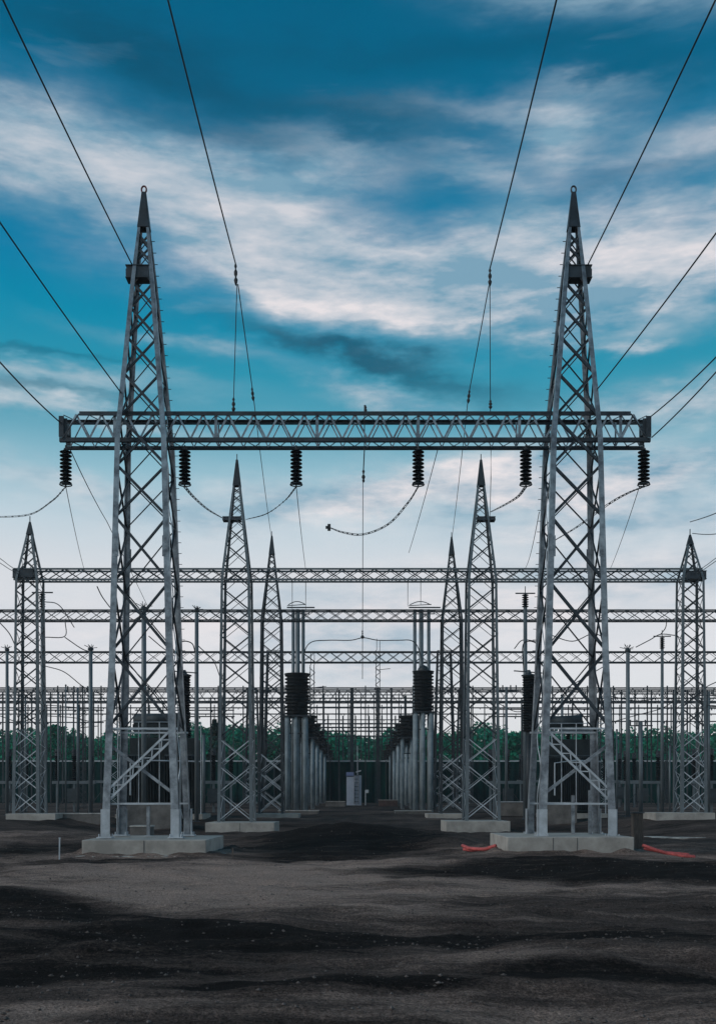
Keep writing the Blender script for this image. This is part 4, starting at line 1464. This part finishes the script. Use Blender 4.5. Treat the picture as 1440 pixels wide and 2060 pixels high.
# ------------------------------------------------------------------ red hoses, stakes, bollard
def hose(pts, r, label):
    pts = [Vector(p) for p in pts]
    t = thing('plastic_hose', label, 'hose', pts[0], 'red plastic hoses')
    fine = []
    for i in range(len(pts) - 1):
        for j in range(8):
            fine.append(pts[i].lerp(pts[i + 1], j / 8))
    fine.append(pts[-1])
    rs = [r * (1.0 if i % 2 else 0.86) for i in range(len(fine))]
    MB().tube(fine, rs, 10).build('corrugated_tube', 'red', t, smooth=True)
    return t


def on_ground(px, D, dz):
    x = X_(px, D)
    return Vector((x, D, gz(x, D) + dz))


hose([on_ground(1292, 34.2, .18), on_ground(1300, 34.1, .16), on_ground(1320, 34.0, .10), on_ground(1345, 34, .07), on_ground(1370, 33.9, .07), on_ground(1397, 33.9, .06)], .065, 'red hose lying right of the right front foundation')
hose([on_ground(1294, 34.6, .07), on_ground(1330, 34.5, .07), on_ground(1385, 34.4, .06)], .05, 'thinner red hose lying behind the right hose')
hose([on_ground(930, 36.2, .22), on_ground(942, 35.7, .16), on_ground(958, 35.2, .09), on_ground(975, 34.8, .07), on_ground(997, 34.4, .06)], .065, 'red hose with raised end left of the right front foundation')
hose([on_ground(932, 36.0, .1), on_ground(950, 35.6, .07), on_ground(972, 35.2, .06)], .05, 'short red hose beside the left hose')
t = thing('bollard', 'brown square post beside the right front foundation', 'bollard', on_ground(1281, 35.5, 0))
b0 = on_ground(1281, 35.5, 0)
MB().box((b0.x, b0.y, b0.z + .5), (.34, .3, 1.4)).build('shaft', 'wood', t, bevel=.03)
MB().box((b0.x, b0.y, b0.z + 1.22), (.4, .36, .04)).build('cap', 'steel_dark', t)
for px, D, h, lab in ((120, 31.0, .62, 'pale thin stake in the soil left of the left front block'), (468, 31.5, .32, 'short dark stake in the soil right of the left front block')):
    b = on_ground(px, D, 0)
    t = thing('stake', lab, 'stake', b, 'stakes in the soil')
    MB().bar((b.x, b.y, b.z - .1), (b.x + .01, b.y, b.z + h), .035).build('shaft', 'steel_bright' if h > .5 else 'wood', t)
    MB().box((b.x + .01, b.y, b.z + h + .01), (.05, .05, .03)).build('cap', 'steel_bright' if h > .5 else 'wood', t)


# ------------------------------------------------------------------ ground
def axis(dense0, dense1, step, lo, hi, grow=1.16):
    v = [dense0 + step * i for i in range(int((dense1 - dense0) / step) + 1)]
    s, x = step, v[-1]
    while x < hi:
        s *= grow
        x += s
        v.append(x)
    s, x = step, v[0]
    pre = []
    while x > lo:
        s *= grow
        x -= s
        pre.append(x)
    return list(reversed(pre)) + v


# patches of darker (+) and paler (-) soil: (px, py, half width, half height, amount), laid on the ground where the photograph shows them
SOIL_PATCHES = []
for _px, _py, _rx, _ry, _a in [
    (30, 1836, 150, 24, .95), (150, 1856, 110, 10, .7), (330, 1795, 380, 34, -.75), (620, 1755, 330, 22, -.75), (750, 1742, 200, 12, -.45), (150, 1755, 160, 12, -.4),
    (560, 1840, 260, 14, -.25), (900, 1757, 170, 12, .8), (1080, 1740, 190, 9, .6), (1290, 1762, 230, 12, .9), (1150, 1780, 300, 8, -.3), (950, 1805, 330, 14, -.25),
    (700, 1890, 560, 26, .45), (1150, 1900, 380, 26, .45), (300, 1925, 360, 30, .25), (1000, 1945, 130, 16, -.35), (1250, 1880, 200, 12, -.2),
    (1200, 1972, 330, 14, .7), (620, 1992, 260, 10, .6), (90, 1962, 200, 12, .5), (250, 2035, 420, 16, -.5), (1000, 2025, 240, 12, -.3), (1350, 2045, 200, 14, -.2), (700, 2050, 260, 10, .25),
    (300, 1722, 200, 6, -.5), (250, 1738, 170, 6, .45), (690, 1690, 150, 30, .7), (100, 1712, 170, 10, .35), (60, 1690, 150, 12, -.3), (1350, 1725, 150, 8, -.3),
]:
    _d = EYE * F / (_py - HZ)
    SOIL_PATCHES.append((X_(_px, _d), _d, _rx * _d / F, _ry * _d * _d / (EYE * F), _a))


def soil_tone(x, y):
    """how dark the soil is: patches with shapes of their own"""
    n = 0.9 * nz(x * .35, y, .42, 11) + 0.5 * nz(x * .4, y * 1.2, 1.3, 15) + .25 * nz(x * .5, y * 1.4, 3.1, 19)
    d = 0.52 + 0.42 * n + .2 * sm(42, 50, y)
    if 6 < y < 60:
        wx, wy = x + .9 * nz(x, y, .5, 21), y + .5 * nz(x, y, .6, 25) * y / 14
        for cx, cy, rx, ry, a in SOIL_PATCHES:
            p, q = (wx - cx) / rx, (wy - cy) / ry
            e = p * p + q * q
            if e < 6:
                d += (a if a > 0 else a * .8) * math.exp(-e * e * .7 if a > 0 else -e * .9)
    return max(0.0, min(1.0, d))


def ground():
    xs = axis(-15, 15, 0.13, -620, 620)
    ys = axis(7.5, 36, 0.10, -200, 620, 1.06)
    nx, ny = len(xs), len(ys)
    vs, cols = [], []
    for y in ys:
        for x in xs:
            vs.append((x, y, gz(x, y)))
            cols.append(soil_tone(x, y))
    fs = []
    for j in range(ny - 1):
        for i in range(nx - 1):
            a = j * nx + i
            fs.append((a, a + 1, a + nx + 1, a + nx))
    me = bpy.data.meshes.new('ground')
    me.from_pydata(vs, [], fs)
    at = me.attributes.new('soil_tone', 'FLOAT', 'POINT')
    at.data.foreach_set('value', cols)
    me.polygons.foreach_set('use_smooth', [True] * len(fs))
    m = bpy.data.materials.new('soil')
    m.use_nodes = True
    nt = m.node_tree
    N, L = nt.nodes, nt.links
    b = N['Principled BSDF']
    b.inputs['Specular IOR Level'].default_value = 0.06
    b.inputs['Roughness'].default_value = 0.93
    g = N.new('ShaderNodeNewGeometry')
    at = N.new('ShaderNodeAttribute')
    at.attribute_name = 'soil_tone'
    mp = N.new('ShaderNodeMapping')
    mp.inputs['Scale'].default_value = (0.28, 1.5, 1)
    L.new(g.outputs['Position'], mp.inputs[0])

    def noise(scale, det, vec, ro=.6):
        n = N.new('ShaderNodeTexNoise')
        n.inputs['Scale'].default_value = scale
        n.inputs['Detail'].default_value = det
        n.inputs['Roughness'].default_value = ro
        L.new(vec, n.inputs['Vector'])
        return n.outputs[0]

    n1 = noise(2.2, 8, mp.outputs[0], .68)
    n2 = noise(14, 6, g.outputs['Position'], .7)
    n3 = noise(38, 6, g.outputs['Position'], .75)

    def ma(op, a, c, cl=False):
        n = N.new('ShaderNodeMath')
        n.operation = op
        n.use_clamp = cl
        for i, v in enumerate((a, c)):
            if isinstance(v, (int, float)):
                n.inputs[i].default_value = v
            else:
                L.new(v, n.inputs[i])
        return n.outputs[0]

    f = ma('ADD', at.outputs['Fac'], ma('MULTIPLY', ma('SUBTRACT', n1, .5), 1.2))
    f = ma('ADD', f, ma('MULTIPLY', ma('SUBTRACT', n2, .5), .9), True)
    r = N.new('ShaderNodeValToRGB')
    e = r.color_ramp.elements
    e[0].position, e[0].color = 0.0, (*SOIL_PALE, 1)
    e[1].position, e[1].color = 0.95, (*SOIL_DARK, 1)
    k = e.new(.5)
    k.color = (*SOIL_MID, 1)
    L.new(f, r.inputs[0])
    gr = N.new('ShaderNodeMix')
    gr.data_type = 'RGBA'
    gr.blend_type = 'MULTIPLY'
    gr.inputs[0].default_value = 1
    L.new(r.outputs[0], gr.inputs[6])
    rg = N.new('ShaderNodeValToRGB')
    rg.color_ramp.elements[0].position, rg.color_ramp.elements[0].color = .36, (.42, .39, .38, 1)
    rg.color_ramp.elements[1].position, rg.color_ramp.elements[1].color = .66, (1.65, 1.62, 1.6, 1)
    L.new(n3, rg.inputs[0])
    L.new(rg.outputs[0], gr.inputs[7])
    L.new(gr.outputs[2], b.inputs['Base Color'])
    bp = N.new('ShaderNodeBump')
    bp.inputs['Strength'].default_value = 1.0
    bp.inputs['Distance'].default_value = 0.10
    hh = ma('ADD', ma('MULTIPLY', n2, 1.0), ma('ADD', ma('MULTIPLY', n1, 1.2), ma('MULTIPLY', n3, .3)))
    L.new(hh, bp.inputs['Height'])
    L.new(bp.outputs[0], b.inputs['Normal'])
    me.materials.append(m)
    o = bpy.data.objects.new('ground', me)
    COL.objects.link(o)
    struct(o)


SOIL_PALE = (0.42, 0.310, 0.262)
SOIL_MID = (0.120, 0.090, 0.079)
SOIL_DARK = (0.016, 0.0125, 0.0115)
ground()


def clods():
    R = random.Random(11)
    m = MB()
    for i in range(9000):
        D = 8.5 + 34 * R.random() ** 1.3
        x = R.uniform(-.40, .40) * D
        if R.random() > 0.5 + 1.3 * nz(x, D, .5, 3):
            continue
        s = 0.006 + 0.024 * R.random() ** 4
        z = gz(x, D)
        b = len(m.v)
        for dx, dy, dz in ((1, 0, 0), (-1, 0, 0), (0, 1, 0), (0, -1, 0), (0, 0, 1), (0, 0, -1)):
            m.v.append((x + dx * s * R.uniform(.6, 1.4), D + dy * s * R.uniform(.6, 1.4), z + s * .3 + dz * s * R.uniform(.5, .9)))
        for q in ((0, 2, 4), (2, 1, 4), (1, 3, 4), (3, 0, 4), (2, 0, 5), (1, 2, 5), (3, 1, 5), (0, 3, 5)):
            m.f.append(tuple(b + t for t in q))
    o = m.build('soil_clods', 'rubble')
    o['kind'] = 'stuff'
    o['label'] = 'small clods and stones scattered over the dark bare soil'


clods()


# ------------------------------------------------------------------ haze
def haze():
    m = bpy.data.materials.new('haze_air')
    m.use_nodes = True
    nt = m.node_tree
    nt.nodes.clear()
    v = nt.nodes.new('ShaderNodeVolumePrincipled')
    v.inputs['Color'].default_value = (0.86, 0.92, 0.96, 1)
    v.inputs['Density'].default_value = HAZE
    o = nt.nodes.new('ShaderNodeOutputMaterial')
    nt.links.new(v.outputs[0], o.inputs['Volume'])
    b = MB().box((0, 210, 14), (1300, 900, 36)).build('haze', m)
    b['kind'] = 'stuff'
    b['label'] = 'thin pale haze in the air over the yard'


HAZE = 0.0003
haze()

# ------------------------------------------------------------------ trees
def leafy(mb, R, c, rx, ry, rz, n, s):
    for _ in range(n):
        u, v, w = R.gauss(0, 1), R.gauss(0, 1), R.gauss(0, 1)
        l = math.sqrt(u * u + v * v + w * w) + 1e-6
        k = R.random() ** 0.35
        p = Vector((c[0] + u / l * rx * k, c[1] + v / l * ry * k, c[2] + w / l * rz * k))
        a = Vector((R.gauss(0, 1), R.gauss(0, 1), R.gauss(0, .6))).normalized()
        b = a.cross(Vector((R.gauss(0, 1), R.gauss(0, 1), R.gauss(0, 1)))).normalized()
        q = s * R.uniform(.5, 1.3)
        i = len(mb.v)
        mb.v += [tuple(p + a * q), tuple(p + b * q * .7), tuple(p - a * q), tuple(p - b * q * .7)]
        mb.f.append((i, i + 1, i + 2, i + 3))


def woodland():
    R = random.Random(3)
    m = MB()
    for row, (D, hy) in enumerate(((205, 1482), (222, 1476), (245, 1472))):
        x = X_(-140, D)
        x1 = X_(1580, D)
        while x < x1:
            px = 720 + x * F / D
            top = Z_(hy + R.uniform(-13, 14) + 6 * math.sin(px * .011), D)
            rx = R.uniform(3.2, 5.2)
            g = 1.3
            for k in range(5):
                z = g + (top - g) * (0.12 + .19 * k)
                rr = rx * (1.05 if k < 3 else .78)
                leafy(m, R, (x + R.uniform(-1, 1), D + R.uniform(-1, 1), z), rr, rr, (top - g) * .16, 210, .46)
            for k in range(5):
                leafy(m, R, (x + R.uniform(-rx, rx) * .8, D + R.uniform(-1, 1), top - R.uniform(.6, 2.4)), 1.3, 1.3, 1.0, 26, .34)
            x += rx * 1.05
    o = m.build('woodland', 'leaf')
    o['kind'] = 'stuff'
    o['label'] = 'dense green wood closing the back of the yard'


woodland()


def tree(px, D, ytop, r, label, kind='leaf', pine=False, seed=1):
    R = random.Random(seed)
    X = X_(px, D)
    g = gz(X, D)
    zt = Z_(ytop, D)
    t = thing('pine_tree' if pine else 'broadleaf_tree', label, 'tree', (X, D, g), 'single trees standing out of the wood')
    m = MB()
    h = zt - g
    m.tube([(X, D, g - .2), (X + .1, D, g + h * .4), (X - .1, D, g + h * .75), (X, D, zt - .4)], [.35, .26, .15, .04], 8)
    for k in range(9):
        z = g + h * (.25 + .07 * k)
        a = R.uniform(0, 6.28)
        m.tube([(X, D, z), (X + math.cos(a) * r * .6, D + math.sin(a) * r * .6, z + r * .35)], [.09, .02], 5)
    m.build('trunk', 'bark', t, smooth=True)
    c = MB()
    for k in range(9):
        f = k / 8
        z = g + h * (.2 + .78 * f)
        rr = r * ((1 - f) * .95 + .12) if pine else r * (.55 + .5 * math.sin(math.pi * (f * .8 + .15)))
        for j in range(3):
            a = R.uniform(0, 6.28)
            leafy(c, R, (X + math.cos(a) * rr * .4, D + math.sin(a) * rr * .4, z - .3), rr * .75, rr * .75, h * .07, 110, .36)
    c.build('crown', kind, t)


tree(432, 175, 1452, 2.6, 'dark pointed tree left of the left inner tower', 'leaf_dark', True, 4)
tree(112, 185, 1463, 4.0, 'rounded green tree right of the leftmost tower', 'leaf', False, 5)
tree(590, 190, 1462, 3.2, 'dark tree behind the left aisle columns', 'leaf_dark', False, 6)
tree(1030, 180, 1478, 3.2, 'bright green tree right of the right inner tower', 'leaf', False, 7)
tree(330, 185, 1462, 4.5, 'dark tree behind the left front tower', 'leaf_dark', False, 8)
